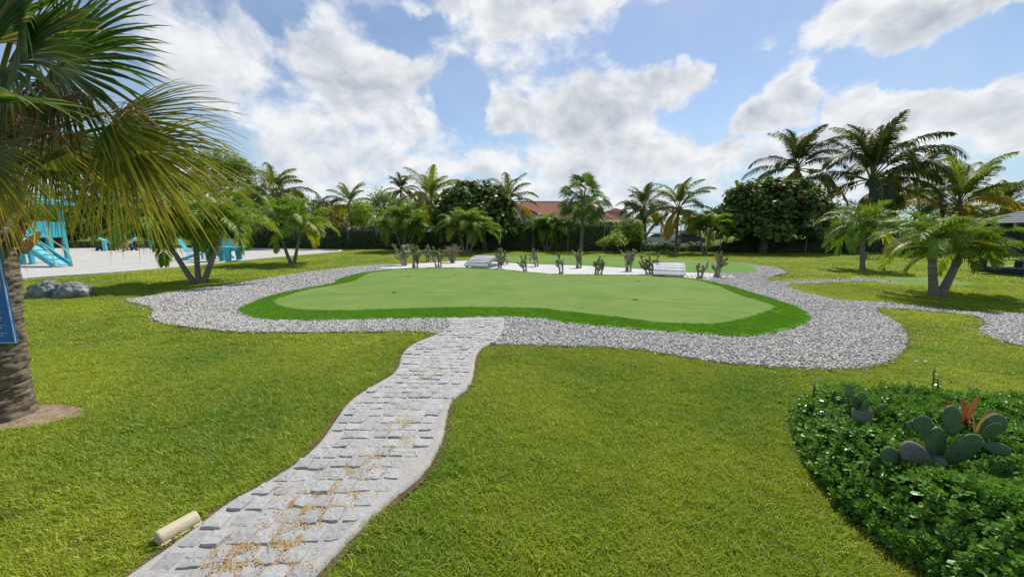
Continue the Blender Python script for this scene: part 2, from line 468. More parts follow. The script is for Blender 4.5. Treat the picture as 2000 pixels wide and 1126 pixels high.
FELT2 = ground_poly([(975, 505), (1009, 511), (1085, 514), (1150, 515.5), (1265, 520.5), (1339, 525), (1409, 526.5), (1438, 523), (1440, 516.5), (1410, 510.8),
    (1350, 507.4), (1282, 504.6), (1150, 501.6), (1020, 500.2), (985, 501.6)], 4)
sheet('turf_fringe_back', FRINGE2, .020, M['turf'], z0=-.02, kind='structure')
sheet('putting_green_back', FELT2, .0245, M['felt'], kind='structure')
FELT3 = ground_poly([(1712, 545), (1767, 556), (1830, 558), (1905, 556), (1880, 548), (1820, 541), (1760, 539.5)], 4)
sheet('small_green', FELT3, .012, M['felt'], z0=-.02, kind='structure')
# cups in the putting green
for i, (x, y) in enumerate([(770, 571), (797, 539), (1240, 585), (1246, 549), (889, 536)]):
    p = P(x, y, .036); c = thing('golf_cup', ['golf cup near the left end of the big putting green', 'golf cup at the far left of the big putting green',
        'golf cup on the right half of the big putting green, nearer the front', 'golf cup on the right half of the big putting green, near the bridge', 'golf cup in the far middle of the big putting green'][i], 'golf hole', (p.x, p.y, .0385), 'cups in the putting green')
    rim = MB(); hole = MB(); n = 24
    V = []
    for r, z in ((.062, 0), (.062, .003), (.054, .003), (.054, 0)): V += [(r * math.cos(2 * math.pi * k / n), r * math.sin(2 * math.pi * k / n), z) for k in range(n)]
    rim.add(V, [(L * n + k, L * n + (k + 1) % n, (L + 1) * n + (k + 1) % n, (L + 1) * n + k) for L in range(3) for k in range(n)])
    hole.add([(.054 * math.cos(2 * math.pi * k / n), .054 * math.sin(2 * math.pi * k / n), .001) for k in range(n)], [tuple(range(n))])  # no opening here: a flat disc with the cup's shade as its colour
    if 'cup_shade' not in M: M['cup_shade'] = plain('cup_shade', (.015, .02, .012), .9, .1); M['cup_rim'] = plain('cup_rim', (.05, .07, .03), .6, .3)
    rim.build('rim', M['cup_rim'], c); hole.build('hole', M['cup_shade'], c)

# playground sand and its white kerb
PIT = ground_poly([(-700, 590), (-300, 574), (50, 545.5), (200, 535), (350, 522), (500, 506.5), (600, 497.5), (655, 492.5), (664, 490.3), (655, 488.4), (560, 487), (420, 486), (250, 484.5), (100, 484), (-200, 484), (-700, 487)], 4)
sheet('playground_sand', PIT, .006, M['sand'], kind='structure')
def edging(name, pts, wdt, h, mat_, closed=False, parent=None):
    mb = MB(); pts = [Vector((x, y, 0)) for x, y in pts]; V = []
    n = len(pts)
    for i, p in enumerate(pts):
        t_ = (pts[min(i + 1, n - 1)] - pts[max(i - 1, 0)]).normalized(); s = Vector((-t_.y, t_.x, 0)) * wdt / 2
        V += [p - s + Vector((0, 0, -.05)), p - s + Vector((0, 0, h)), p + s + Vector((0, 0, h)), p + s + Vector((0, 0, -.05))]
    F = [(i * 4 + k, i * 4 + k + 1, i * 4 + 4 + k + 1, i * 4 + 4 + k) for i in range(n - 1) for k in range(3)]
    F += [(3, 2, 1, 0), tuple((n - 1) * 4 + k for k in range(4))]
    mb.add(V, F); return mb.build(name, mat_, parent)
o = edging('kerb', ground_poly([(-700, 590), (-300, 574), (50, 545.5), (200, 535), (350, 522), (500, 506.5), (600, 497.5), (655, 492.5), (664, 490.3), (655, 488.4), (560, 487), (420, 486), (250, 484.5)], 5, False), .16, .07, M['white_kerb'])
tag(o, kind='structure')

# ------------------------------------------------------------------ sett path
PL = [(869, 619.5), (876, 635), (854, 651), (807, 670), (784, 689), (777, 712), (760, 733), (714, 759), (676, 787), (648, 824), (620, 862), (574, 904), (504, 946), (434, 985), (340, 1055), (237, 1126)]
PR = [(986, 618.5), (985, 637), (971, 661), (943, 677), (931, 693), (926, 726), (915, 754), (887, 777), (875, 806), (868, 843), (854, 880), (826, 922), (760, 978), (704, 1030), (648, 1086), (610, 1126)]
def edge_line(px):
    w_ = [tuple(P(x, y, .03))[:2] for x, y in px]
    d = Vector(w_[-1]) - Vector(w_[-3]); d.normalize()
    for k in (1, 2): w_.append(tuple(Vector(w_[len(px) - 1]) + d * .5 * k))
    return smooth_poly(w_, 6, False)
EL, ER = edge_line(PL), edge_line(PR)
PATH = EL + ER[::-1]
def xat(line, y):
    for a, b in zip(line, line[1:]):
        lo, hi = sorted((a[1], b[1]))
        if lo <= y <= hi: return a[0] + (b[0] - a[0]) * ((y - a[1]) / (b[1] - a[1]) if b[1] != a[1] else 0)
    return line[-1][0] if y < line[-1][1] else line[0][0]
Y0, Y1 = EL[-1][1] + .05, min(EL[0][1], ER[0][1])
V, F = [], []; NR, NC = 300, 40
from mathutils import noise as mn
for i in range(NR + 1):
    y = Y1 + (Y0 - Y1) * i / NR; a, b = xat(EL, y), xat(ER, y)
    for j in range(NC + 1):
        s = j / NC; x = a + (b - a) * s
        e = min(s, 1 - s) * (b - a)
        z = .025 + .004 * mn.noise((x * 7, y * 7, 0)) + .0025 * mn.noise((x * 22, y * 22, 4)) + (.010 * max(0, 1 - abs(e - .035) / .035)) - (.03 if j in (0, NC) else 0)
        V.append((x, y, z))
for i in range(NR):
    for j in range(NC): k = i * (NC + 1) + j; F.append((k, k + NC + 1, k + NC + 2, k + 1))
path = obj('sett_path', mesh('sett_path', V, np.array(F), True), M['mortar']); tag(path, 'pale winding path of granite setts in mortar', 'path', kind='structure')
def sett_mesh(sd):
    r = random.Random(sd); n = 12
    def ring(f, z, jz=0.):
        out = []
        for k in range(n):
            a = 2 * math.pi * (k + .5) / n; c, s = math.cos(a), math.sin(a); q = 1 / max(abs(c), abs(s)) * .92
            q = min(q, 1.22)
            out.append((c * q * f * .5 * (1 + rr[k]), s * q * f * .5 * (1 + rr[k]), z + r.uniform(-jz, jz)))
        return out
    rr = [r.uniform(-.10, .08) for _ in range(n)]
    V = ring(1.04, -.03) + ring(1.0, .012, .002) + ring(.93, .0195, .0025) + ring(.5, .0215, .004) + [(0, 0, .021 + r.uniform(-.002, .003))]
    F = [(L * n + k, L * n + (k + 1) % n, (L + 1) * n + (k + 1) % n, (L + 1) * n + k) for L in range(3) for k in range(n)]
    F += [(3 * n + k, 3 * n + (k + 1) % n, 4 * n) for k in range(n)]
    return V, F
SETT = [sett_mesh(s) for s in range(9)]
setts = []
rr = random.Random(5)
y = Y0 + .06
while y < Y1 - .05:
    a, b = xat(EL, y) + .045, xat(ER, y) - .02
    x = a + rr.uniform(.03, .055)
    while x < b - .04:
        wd = rr.uniform(.104, .126)
        yy = y + rr.uniform(-.008, .008) + .05 * math.sin(x * 1.3 + y)
        if rr.random() > .03: setts.append((x, yy, wd, rr.uniform(.110, .124)))
        x += wd + rr.uniform(.002, .010)
    y += rr.uniform(.118, .127)
setts.sort(key=lambda q: q[1])
SM = [mesh('sett', *q) for q in SETT]
far = MB(); SETTPOS = []
for i, (x, y, wd, dp) in enumerate(setts):
    z = .012 + rr.uniform(-.006, .004) + (.006 if rr.random() < .25 else 0); k = rr.randrange(9)
    rt = (rr.gauss(0, .035), rr.gauss(0, .03), rr.gauss(0, .07) + rr.choice((0, math.pi / 2, math.pi)))
    SETTPOS.append((x, y))
    if i < 300: obj('sett', SM[k], M['sett'], path, (x, y, z), rt, (wd, dp, 1.0))
    else:
        mt = Matrix.LocRotScale(Vector((x, y, z)), __import__('mathutils').Euler(rt), Vector((wd, dp, 1)))
        far.add([mt @ Vector(q) for q in SETT[k][0]], SETT[k][1])
if far.v: tag(far.build('far_setts', M['sett'], path), kind='stuff')

# ------------------------------------------------------------------ geometry-node scatter
def scatter(name, pts, sc, rz, templates, tilt=.12, label=None):
    pts = np.asarray(pts, np.float32)
    me = bpy.data.meshes.new(name)
    me.vertices.add(len(pts)); me.vertices.foreach_set('co', pts.ravel())
    a = me.attributes.new('sc', 'FLOAT', 'POINT'); a.data.foreach_set('value', np.asarray(sc, np.float32))
    rot = np.zeros((len(pts), 3), np.float32); rot[:, 2] = rz
    rot[:, 0] = RNG.normal(0, tilt, len(pts)); rot[:, 1] = RNG.normal(0, tilt, len(pts))
    a = me.attributes.new('rt', 'FLOAT_VECTOR', 'POINT'); a.data.foreach_set('vector', rot.ravel())
    o = bpy.data.objects.new(name, me); COL.objects.link(o)
    ng = bpy.data.node_groups.new(name + '_nodes', 'GeometryNodeTree')
    ng.interface.new_socket('Geometry', in_out='INPUT', socket_type='NodeSocketGeometry')
    ng.interface.new_socket('Geometry', in_out='OUTPUT', socket_type='NodeSocketGeometry')
    t = NT(ng); gi, go = t.n('NodeGroupInput'), t.n('NodeGroupOutput')
    jn = t.n('GeometryNodeJoinGeometry')
    for tp in templates:
        oi = t.n('GeometryNodeObjectInfo'); oi.inputs['Object'].default_value = tp; oi.inputs['As Instance'].default_value = True
        ng.links.new(oi.outputs['Geometry'], jn.inputs[0])
    ip = t.n('GeometryNodeInstanceOnPoints'); ip.inputs['Pick Instance'].default_value = True
    ng.links.new(gi.outputs[0], ip.inputs['Points']); ng.links.new(jn.outputs[0], ip.inputs['Instance'])
    na = t.n('GeometryNodeInputNamedAttribute', data_type='FLOAT'); na.inputs[0].default_value = 'sc'
    nr = t.n('GeometryNodeInputNamedAttribute', data_type='FLOAT_VECTOR'); nr.inputs[0].default_value = 'rt'
    ng.links.new(na.outputs[0], ip.inputs['Scale']); ng.links.new(nr.outputs[0], ip.inputs['Rotation'])
    ri = t.n('FunctionNodeRandomValue', data_type='INT')
    ri.inputs['Min'].default_value = 0 if 'Min' in ri.inputs else 0
    for s in ri.inputs:
        if s.name == 'Max' and s.type == 'INT': s.default_value = len(templates) - 1
        if s.name == 'Min' and s.type == 'INT': s.default_value = 0
    outi = [s for s in ri.outputs if s.type == 'INT'][0]
    ng.links.new(outi, ip.inputs['Instance Index'])
    ng.links.new(ip.outputs[0], go.inputs[0])
    md = o.modifiers.new('scatter', 'NODES'); md.node_group = ng
    return tag(o, label, kind='stuff')
def tuft(n, rad, h0, h1, wd, lean, sd, mat_):
    r = random.Random(sd); V, F = [], []
    for _ in range(n):
        a, q = r.uniform(0, 6.283), rad * math.sqrt(r.random()); x, y = q * math.cos(a), q * math.sin(a)
        h = r.uniform(h0, h1); b = r.uniform(0, 6.283); l = r.uniform(.15, lean) * h; dx, dy = math.cos(b), math.sin(b)
        sx, sy = -dy * wd / 2, dx * wd / 2; k = len(V)
        V += [(x - sx, y - sy, -.004), (x + sx, y + sy, -.004), (x + dx * l * .35 - sx * .8, y + dy * l * .35 - sy * .8, h * .6), (x + dx * l * .35 + sx * .8, y + dy * l * .35 + sy * .8, h * .6), (x + dx * l, y + dy * l, h)]
        F += [(k, k + 1, k + 3, k + 2), (k + 2, k + 3, k + 4)]
    me = mesh('tuft', V, F, True); me.materials.append(mat_)
    return bpy.data.objects.new('tuft', me)
BED = ground_poly([(1536, 815), (1548, 880), (1600, 970), (1680, 1050), (1760, 1108), (1840, 1180)], 5, False)
BED = [(2.42, 3.12), (2.34, 2.95)] + [(x + .06, y) for x, y in BED] + [(1.75, .8), (5.6, .8), (5.6, 2.75), (4.4, 2.95), (3.9, 3.15), (3.62, 3.02), (3.3, 3.2), (2.9, 3.25)]
PALM_BASE = P(16, 815)
MULCH = [(PALM_BASE.x + (.30 + (.30 if math.cos(a) > 0 else 0) * math.cos(a) ** 2 + .03 * math.sin(5 * a)) * math.cos(a), PALM_BASE.y + (.30 + .03 * math.sin(3 * a)) * math.sin(a)) for a in [i * math.pi / 14 for i in range(28)]]
sheet('bare_soil', MULCH, .005, M['mulch'], kind='structure')

def lawn_points(y0, y1, dens, margin=.0, cap=None):
    xm = 1.40 * y1 + .6
    n = int((y1 - y0) * 2 * xm * dens)
    X = RNG.uniform(-xm, xm, n); Y = RNG.uniform(y0, y1, n)
    k = np.abs(X) < 1.40 * Y + .6
    X, Y = X[k], Y[k]
    bad = np.zeros(len(X), bool)
    for poly in (GRAVEL, FRINGE, PIT, PATH, FRINGE2, FELT3, SAND, BED, MULCH):
        bad |= inside(poly, X, Y)
    return X[~bad], Y[~bad]
near_t = [tuft(34, .05, .010, .028, .0034, 2.0, 50 + i, M['grass']) for i in range(5)]
mid_t = [tuft(56, .13, .012, .032, .0062, 2.0, 60 + i, M['grass']) for i in range(5)]
far_t = [tuft(60, .32, .02, .045, .018, 2.2, 70 + i, M['grass']) for i in range(4)]
pts, sc = [], []
X, Y = lawn_points(1.1, 5.2, 760)
tag(scatter('lawn_grass', np.c_[X, Y, np.zeros(len(X))], np.where(RNG.random(len(X)) < .025, RNG.uniform(1.35, 1.9, len(X)), RNG.uniform(.7, 1.2, len(X))), RNG.uniform(0, 6.28, len(X)), near_t), 'short green grass of the near lawn', 'grass')
X, Y = lawn_points(5.2, 12, 120)
tag(scatter('lawn_grass', np.c_[X, Y, np.zeros(len(X))], RNG.uniform(.75, 1.15, len(X)), RNG.uniform(0, 6.28, len(X)), mid_t), 'short green grass of the lawn around the gravel', 'grass')
X, Y = lawn_points(12, 40, 16)
tag(scatter('lawn_grass', np.c_[X, Y, np.zeros(len(X))], RNG.uniform(.75, 1.1, len(X)), RNG.uniform(0, 6.28, len(X)), far_t, .05), 'short green grass of the far lawn', 'grass')
# longer blades of the artificial turf fringe
tt = [tuft(40, .07, .012, .026, .006, .9, 90 + i, M['turfblade']) for i in range(4)]
bx = np.array(FRINGE); n = 60000
X = RNG.uniform(bx[:, 0].min(), bx[:, 0].max(), n); Y = RNG.uniform(bx[:, 1].min(), bx[:, 1].max(), n)
k = inside(FRINGE, X, Y) & ~inside(FELT, X, Y) & (dist_poly(FRINGE, X, Y) > .05) & (dist_poly(FELT, X, Y) > .04)
X, Y = X[k], Y[k]
tag(scatter('turf_grass', np.c_[X, Y, np.full(len(X), .03)], RNG.uniform(.8, 1.15, len(X)), RNG.uniform(0, 6.28, len(X)), tt), 'bright artificial grass fringe round the putting green', 'artificial grass')
# gravel stones
def pebble(sd, mat_):
    import bmesh
    r = random.Random(sd); bm = bmesh.new(); bmesh.ops.create_icosphere(bm, subdivisions=1, radius=1)
    for v in bm.verts: v.co = Vector((v.co.x * .018, v.co.y * .0125, v.co.z * .009)) * r.uniform(.75, 1.25)
    me = bpy.data.meshes.new('pebble'); bm.to_mesh(me); bm.free(); me.materials.append(mat_)
    return bpy.data.objects.new('pebble', me)
pb = [pebble(i, M['gravel']) for i in range(6)]
bx = np.array(GRAVEL)
PX, PY = [], []
for y0, y1, dn in ((3.5, 7.5, 1500), (7.5, 11, 850), (11, 20, 400)):
    n = int((y1 - y0) * 34 * dn); X = RNG.uniform(-16, 18, n); Y = RNG.uniform(y0, y1, n)
    k = inside(GRAVEL, X, Y) & (np.abs(X) < 1.4 * Y + .3); X, Y = X[k], Y[k]
    k = ~(inside(FRINGE, X, Y) | inside(FRINGE2, X, Y) | inside(PATH, X, Y)); X, Y = X[k], Y[k]
    # the sand strip keeps only stray stones at its right end
    s_ = inside(SAND, X, Y); k = ~s_ | (RNG.random(len(X)) < np.clip((X - 6.0) / 3.5, 0, .6)); PX.append(X[k]); PY.append(Y[k])
n = 60000; X = RNG.uniform(-9, 12, n); Y = RNG.uniform(3.4, 12, n); dd = dist_poly(GRAVEL, X, Y)      # strays on the grass
k = ~inside(GRAVEL, X, Y) & ~inside(PATH, X, Y) & ~inside(FRINGE, X, Y) & (RNG.random(n) < .5 * np.exp(-dd / .07)); PX.append(X[k]); PY.append(Y[k])
X, Y = np.concatenate(PX), np.concatenate(PY)
sz = RNG.uniform(.7, 1.35, len(X)) * np.clip(.72 + Y * .045, .9, 1.5)
tag(scatter('gravel', np.c_[X, Y, .010 + RNG.uniform(0, .012, len(X))], sz, RNG.uniform(0, 6.28, len(X)), pb, .5), 'loose grey gravel stones round the putting green', 'gravel')
# dry flower litter in the joints
def flake(sd):
    r = random.Random(sd); V, F = [], []
    for _ in range(7):
        x, y, a, l, wd = r.gauss(0, .012), r.gauss(0, .012), r.uniform(0, 6.28), r.uniform(.006, .014), r.uniform(.0012, .0025); c, s = math.cos(a), math.sin(a); k = len(V)
        z = r.uniform(.001, .006)
        V += [(x - c * l / 2 - s * wd, y - s * l / 2 + c * wd, z), (x + c * l / 2 - s * wd, y + s * l / 2 + c * wd, z + r.uniform(-.002, .003)), (x + c * l / 2 + s * wd, y + s * l / 2 - c * wd, z), (x - c * l / 2 + s * wd, y - s * l / 2 - c * wd, z)]
        F.append((k, k + 1, k + 2, k + 3))
    me = mesh('flake', V, F); me.materials.append(M['litter']); return bpy.data.objects.new('flake', me)
fl = [flake(i) for i in range(4)]
L = []
sp_ = np.array(SETTPOS); rl = random.Random(3)
heaps = [(490, 1085, .16), (560, 1095, .14), (470, 1075, .10), (550, 1060, .12), (590, 1000, .10), (620, 1010, .07), (560, 985, .05), (700, 915, .11), (740, 895, .09), (690, 905, .07), (645, 960, .09), (690, 975, .07), (770, 870, .08), (760, 835, .10), (790, 825, .08), (800, 790, .08), (775, 780, .05), (830, 735, .12), (850, 715, .08), (860, 725, .06), (640, 1000, .05), (440, 1110, .08)]
for hx, hy, sg in heaps:
    c = P(hx, hy, .03)
    for _ in range(int(48 * (sg / .1) ** 1.6)):
        x, y = rl.gauss(c.x, sg * .75), rl.gauss(c.y, sg * .75)
        d = np.min(np.maximum(np.abs(sp_[:, 0] - x), np.abs(sp_[:, 1] - y)))
        if d > .048 or rl.random() < .05: L.append((x, y, .030 if d > .048 else .036))
for _ in range(120):
    y = rl.uniform(Y0, Y1); x = rl.uniform(xat(EL, y) + .05, xat(ER, y) - .05); L.append((x, y, .034))
tag(scatter('dry_litter', L, [rl.uniform(.8, 1.3) for _ in L], [rl.uniform(0, 6.28) for _ in L], fl), 'dry orange flower litter lying in the joints of the path', 'litter')

# odd leaves and petals lying on the grass and the green
def fallen(sd):
    r = random.Random(sd); V = [(-.02, 0, .004), (0, .009, .008), (.02, 0, .003), (0, -.009, .007)]
    me = mesh('fallen_leaf', V, [(0, 1, 2, 3)]); me.materials.append(M['fallen']); return bpy.data.objects.new('fallen_leaf', me)
M['fallen'] = leafmat('fallen_leaf', (.30, .22, .10), (.62, .56, .42), .2, .7, .2, isl=False)
Lx = []
for _ in range(650):
    y = rl.uniform(2.2, 22) ** 1.0; x = rl.uniform(-1.35 * y, 1.35 * y)
    Lx.append((x, y))
A_ = np.array(Lx); on = inside(FRINGE, A_[:, 0], A_[:, 1]); bad = inside(BED, A_[:, 0], A_[:, 1]) | inside(PIT, A_[:, 0], A_[:, 1]); keep = ~bad & (~on | (RNG.random(len(A_)) < .35))
zz = np.where(on, .040, .022)
tag(scatter('fallen_leaves', np.c_[A_, zz][keep], RNG.uniform(.3, .75, keep.sum()), RNG.uniform(0, 6.28, keep.sum()), [fallen(0)], .3), 'odd dry leaves and petals lying on the grass', 'fallen leaves')

# cut soil edges between lawn and gravel, lawn and path
M['edge_soil'] = plain('edge_soil', (.11, .075, .045), .95, .1, .4, 10, .8, .02, 40)
for px in ([(284, 598), (299, 607), (297, 622), (329, 634), (410, 644), (470, 649), (560, 650), (680, 649), (800, 648), (842, 652)],
           [(962, 673), (1070, 676), (1160, 678), (1250, 684), (1380, 705), (1473, 715), (1566, 720), (1628, 722), (1690, 719), (1736, 707), (1761, 688), (1772, 670), (1769, 650), (1752, 631), (1724, 616), (1712, 606), (1721, 602), (1783, 606), (1876, 614), (1919, 623), (1925, 633), (1913, 648), (1932, 659), (1969, 670), (2000, 677), (2100, 690)],
           [(2140, 622), (2000, 614), (1907, 611), (1845, 605), (1721, 591), (1643, 586), (1597, 578), (1544, 563), (1541, 556), (1597, 553.5), (1674, 550)], [(1656, 545.5), (1566, 547.5), (1510, 550), (1498, 546), (1516, 538), (1537, 532), (1510, 521), (1473, 518)],
           [(785, 515.5), (710, 519), (620, 529), (530, 542), (440, 557), (350, 569), (285, 580), (245, 586), (284, 598)]):
    tag(edging('soil_edge', ground_poly(px, 4, False), .07, .014, M['edge_soil']), kind='structure')
for line, d in ((EL, -.02), (ER, .02)):
    tag(edging('soil_edge', [(x + d, y) for x, y in line if y < 6.6], .04, .012, M['edge_soil']), kind='structure')
# ================================================================== palms
M['coco'] = leafmat('coconut_leaf', (0.088, 0.136, 0.022), (0.184, 0.232, 0.038), 0.40, .50, .35)
M['coco_dark'] = leafmat('coconut_leaf_dark', (0.044, 0.073, 0.020), (0.094, 0.125, 0.033), 0.34, .50, .35)
M['coco_yel'] = leafmat('coconut_leaf_yellow', (0.213, 0.213, 0.022), (0.500, 0.362, 0.031), 0.46, .50, .35)
M['coco_young'] = leafmat('coconut_leaf_young', (0.150, 0.240, 0.030), (0.255, 0.330, 0.045), 0.46, .50, .35)
M['adon'] = leafmat('feather_leaf', (.085, .190, .018), (.270, .390, .032), 0.38, .50, .35)
M['adon_yel'] = leafmat('feather_leaf_yellow', (0.195, 0.285, 0.030), (0.450, 0.450, 0.045), 0.46, .50, .35)
M['fan'] = leafmat('fan_leaf', (.050, .115, .024), (.130, .215, .036), 0.42, .50, .35)
M['fan_yel'] = leafmat('fan_leaf_yellow', (.115, .180, .022), (.480, .400, .050), 0.53, .50, .35)
M['fan_wash'] = leafmat('fan_leaf_small', (0.072, 0.152, 0.029), (0.160, 0.256, 0.048), 0.42, .50, .35)
M['rachis'] = plain('leaf_stalk', (.22, .22, .05), .5, .4, .25, 3)
M['rachis_br'] = plain('dry_stalk', (.30, .19, .10), .8, .2, .35, 5)
M['fibre'] = plain('palm_fibre', (.34, .20, .09), .9, .1, .4, 10, .8, .02, 60)
M['crownshaft'] = plain('crownshaft', (.16, .22, .07), .4, .4, .2, 2)
M['coconut'] = plain('coconut_husk', (.30, .19, .05), .55, .3, .3, 6)
def barkmat(name, a, b, ring=9.0, crack=22.0):
    m, t = mat(name); tc = t.n('ShaderNodeTexCoord').outputs['Object']
    wv = t.noise(t.v('MULTIPLY', tc, (1.5, 1.5, ring)), 2.2, 5, .65)
    cr = t.noise(t.v('MULTIPLY', tc, (crack, crack, crack * 1.2)), 1.0, 5, .7)
    big = t.noise(tc, 1.3, 3, .6)
    col = t.mix(t.mr(wv, .35, .62), c4(a), c4(b)); col = t.mix(t.mr(cr, .40, .25, 0, .8), col, c4(tuple(x * .3 for x in a)))
    col = t.mix(t.mr(big, .45, .7, 0, .4), col, c4(tuple(x * .75 for x in b)))
    h = t.m('ADD', wv, t.m('MULTIPLY', cr, .6))
    finish(t, principled(t, col, .92, .12, h, 1.0, .03)); return m
M['bark_near'] = barkmat('fan_palm_bark', (.115, .092, .065), (.29, .235, .165), 24, 18)
M['bark_coco'] = barkmat('coconut_bark', (.17, .14, .11), (.30, .26, .22), 6, 5)
M['bark_adon'] = barkmat('smooth_ringed_bark', (.17, .145, .12), (.32, .28, .235), 9, 8)

def frond_geo(kind, e0, seed):
    """one feather leaf, standing in the xz plane, base at the origin, unit length about 1; e0: rise angle in degrees"""
    r = random.Random(seed * 131 + int(e0) + 1000)
    cfg = dict(coco=dict(n=60, bend=92, ll=.27, lw=.0165, fwd=.85, lift=.12, sag=1.05, s0=.20, rr=.010),
               adon=dict(n=46, bend=98, ll=.31, lw=.0205, fwd=.8, lift=.45, sag=.62, s0=.14, rr=.011))[kind]
    V, F, VR, FR = [], [], [], []
    N = 14; pts = [Vector((0, 0, 0))]; tans = []
    bend = cfg['bend'] * r.uniform(.8, 1.2) * (0.72 if e0 > 70 else .9 if e0 > 50 else 1.0 if e0 > -10 else .55)
    side = r.uniform(-.25, .25)
    for i in range(N):
        s = (i + .5) / N
        a = R(max(e0 - bend * s ** 1.6, -86)); d = Vector((math.cos(a), side * s * .5, math.sin(a))).normalized(); tans.append(d); pts.append(pts[-1] + d / N)
    mb = MB(); mb.tube(pts, [cfg['rr'] * (1.5 if i == 0 else 1) * (1 - .85 * i / N) + .001 for i in range(N + 1)], 4, False)
    def along(s):
        q = min(s * N, N - 1e-4); i = int(q); return pts[i].lerp(pts[i + 1], q - i), tans[i]
    lm = MB()
    for k in range(cfg['n']):
        s = cfg['s0'] + (1 - cfg['s0']) * (k + .5) / cfg['n']
        p, T = along(s); Y = Vector((0, 1, 0)); Nn = T.cross(Y) * -1
        if Nn.z < 0 and abs(T.z) < .95: Nn = -Nn
        l = cfg['ll'] * (math.sin(math.pi * min(1, .18 + .80 * ((s - cfg['s0']) / (1 - cfg['s0'])) ** .8)) ** .6) * r.uniform(.85, 1.12)
        for sd in (-1, 1):
            fw = cfg['fwd'] * (1 + .9 * s) + r.uniform(-.12, .12)
            d0 = (T * fw + Y * sd + Nn * (cfg['lift'] + r.uniform(-.5, .45) * (1 if kind == 'adon' else .4))).normalized()
            g = cfg['sag'] * r.uniform(.7, 1.3)
            d1 = (d0 + Vector((0, 0, -g * .7))).normalized(); d2 = (d1 + Vector((0, 0, -g))).normalized()
            w_ = (T - d0 * T.dot(d0)).normalized() * .8 + Nn * .25 * sd; w_ = w_.normalized() * cfg['lw'] * .5 * r.uniform(.8, 1.15)
            p1 = p + d0 * l * .38; p2 = p1 + d1 * l * .36; p3 = p2 + d2 * l * .28
            b = len(lm.v)
            lm.v += [tuple(p - w_ * .5), tuple(p + w_ * .5), tuple(p1 - w_), tuple(p1 + w_), tuple(p2 - w_ * .75), tuple(p2 + w_ * .75), tuple(p3)]
            lm.f += [(b, b + 1, b + 3, b + 2), (b + 2, b + 3, b + 5, b + 4), (b + 4, b + 5, b + 6)]
    nl = len(lm.f)
    lm.add(mb.v, mb.f)
    me = lm.mesh('frond', True)
    return me, nl
FC = {}
def frond_mesh(kind, e0, seed, mt):
    cls = min((80, 60, 40, 20, 0, -25, -50), key=lambda q: abs(q - e0))
    k = (kind, cls, seed % 3, mt.name)
    if k not in FC:
        me, nl = frond_geo(kind, cls, seed % 3)
        me.materials.append(mt); me.materials.append(M['rachis'])
        mi = np.zeros(len(me.polygons), np.int32); mi[nl:] = 1; me.polygons.foreach_set('material_index', mi)
        FC[k] = me
    return FC[k]
def trunk_tube(pts, r0, r1, flare=1.5, ringn=5, n=12, seg=None):
    pts = [Vector(p) for p in pts]; seg = seg or max(14, len(pts))
    L = []
    for i in range(seg + 1):
        q = i / seg * (len(pts) - 1); k = min(int(q), len(pts) - 2); L.append(pts[k].lerp(pts[k + 1], q - k))
    rad = []
    for i in range(seg + 1):
        s = i / seg; q = r0 + (r1 - r0) * s; q *= 1 + (flare - 1) * math.exp(-s * 14); q *= 1 + .035 * (1 if i % 2 else -1); rad.append(q)
    return MB().tube(L, rad, n)
def coconut(label, crown, base, rad, n=22, leaf='coco', seed=1, yellow=.2, nuts=True, young=2, wind=0., group='coconut palms along the fence', name='coconut_palm', lean=.25):
    r = random.Random(seed); base, crown = Vector(base), Vector(crown)
    t_ = thing(name, label, 'palm tree', base, group)
    c = crown - base
    pts = bez((0, 0, -.05), (c.x * lean, c.y * lean, c.z * .55), c, 12)
    h = c.z; trunk_tube(pts, min(.17, .05 + h * .018), min(.12, .04 + h * .012), 1.8, seg=int(h * 5) + 8).build('trunk', M['bark_coco'], t_, True)
    L = rad * 1.28
    for i in range(n):
        f = i / (n - 1); e = 86 - 122 * f ** 1.2 + r.uniform(-9, 9); az = i * 2.39996 + r.uniform(-.3, .3)
        if wind and math.cos(az) * wind < 0: e += 8
        mt = M[leaf]
        if f < young / n: mt = M['coco_young']
        if f > 1 - yellow and r.random() < .8: mt = M['coco_yel']
        sc = L * (.92 + .10 * min(1, f * 3)) * r.uniform(.9, 1.1)
        obj('frond', frond_mesh('coco', e, r.randrange(3), mt), None, t_, c + Vector((0, 0, r.uniform(-.1, .05))), (r.uniform(-.12, .12), wind * -.10, az + wind * 0), (sc, sc, sc))
    if nuts:
        for k in range(7):
            a = k * .9 + r.random(); mb = MB()
            mb.tube([(0, 0, -.13), (0, 0, -.10), (0, 0, 0), (0, 0, .09), (0, 0, .12)], [.02, .07, .11, .08, .02], 8)
            mb.build('coconut', M['coconut'], t_, True, loc=c + Vector((.22 * math.cos(a), .22 * math.sin(a), -.25 - .12 * (k % 2))))
    mb = MB(); mb.tube([c + Vector((0, 0, -.5)), c + Vector((0, 0, -.15)), c + Vector((0, 0, .15))], [.11, .20, .10], 8); mb.build('leaf_sheath', M['fibre'], t_)
    return t_
def by_px(cx, cy_, Y): return at(cx, cy_, Y)
def base_at(px, Y): q = at(px, 480, Y); return Vector((q.x, Y, 0))

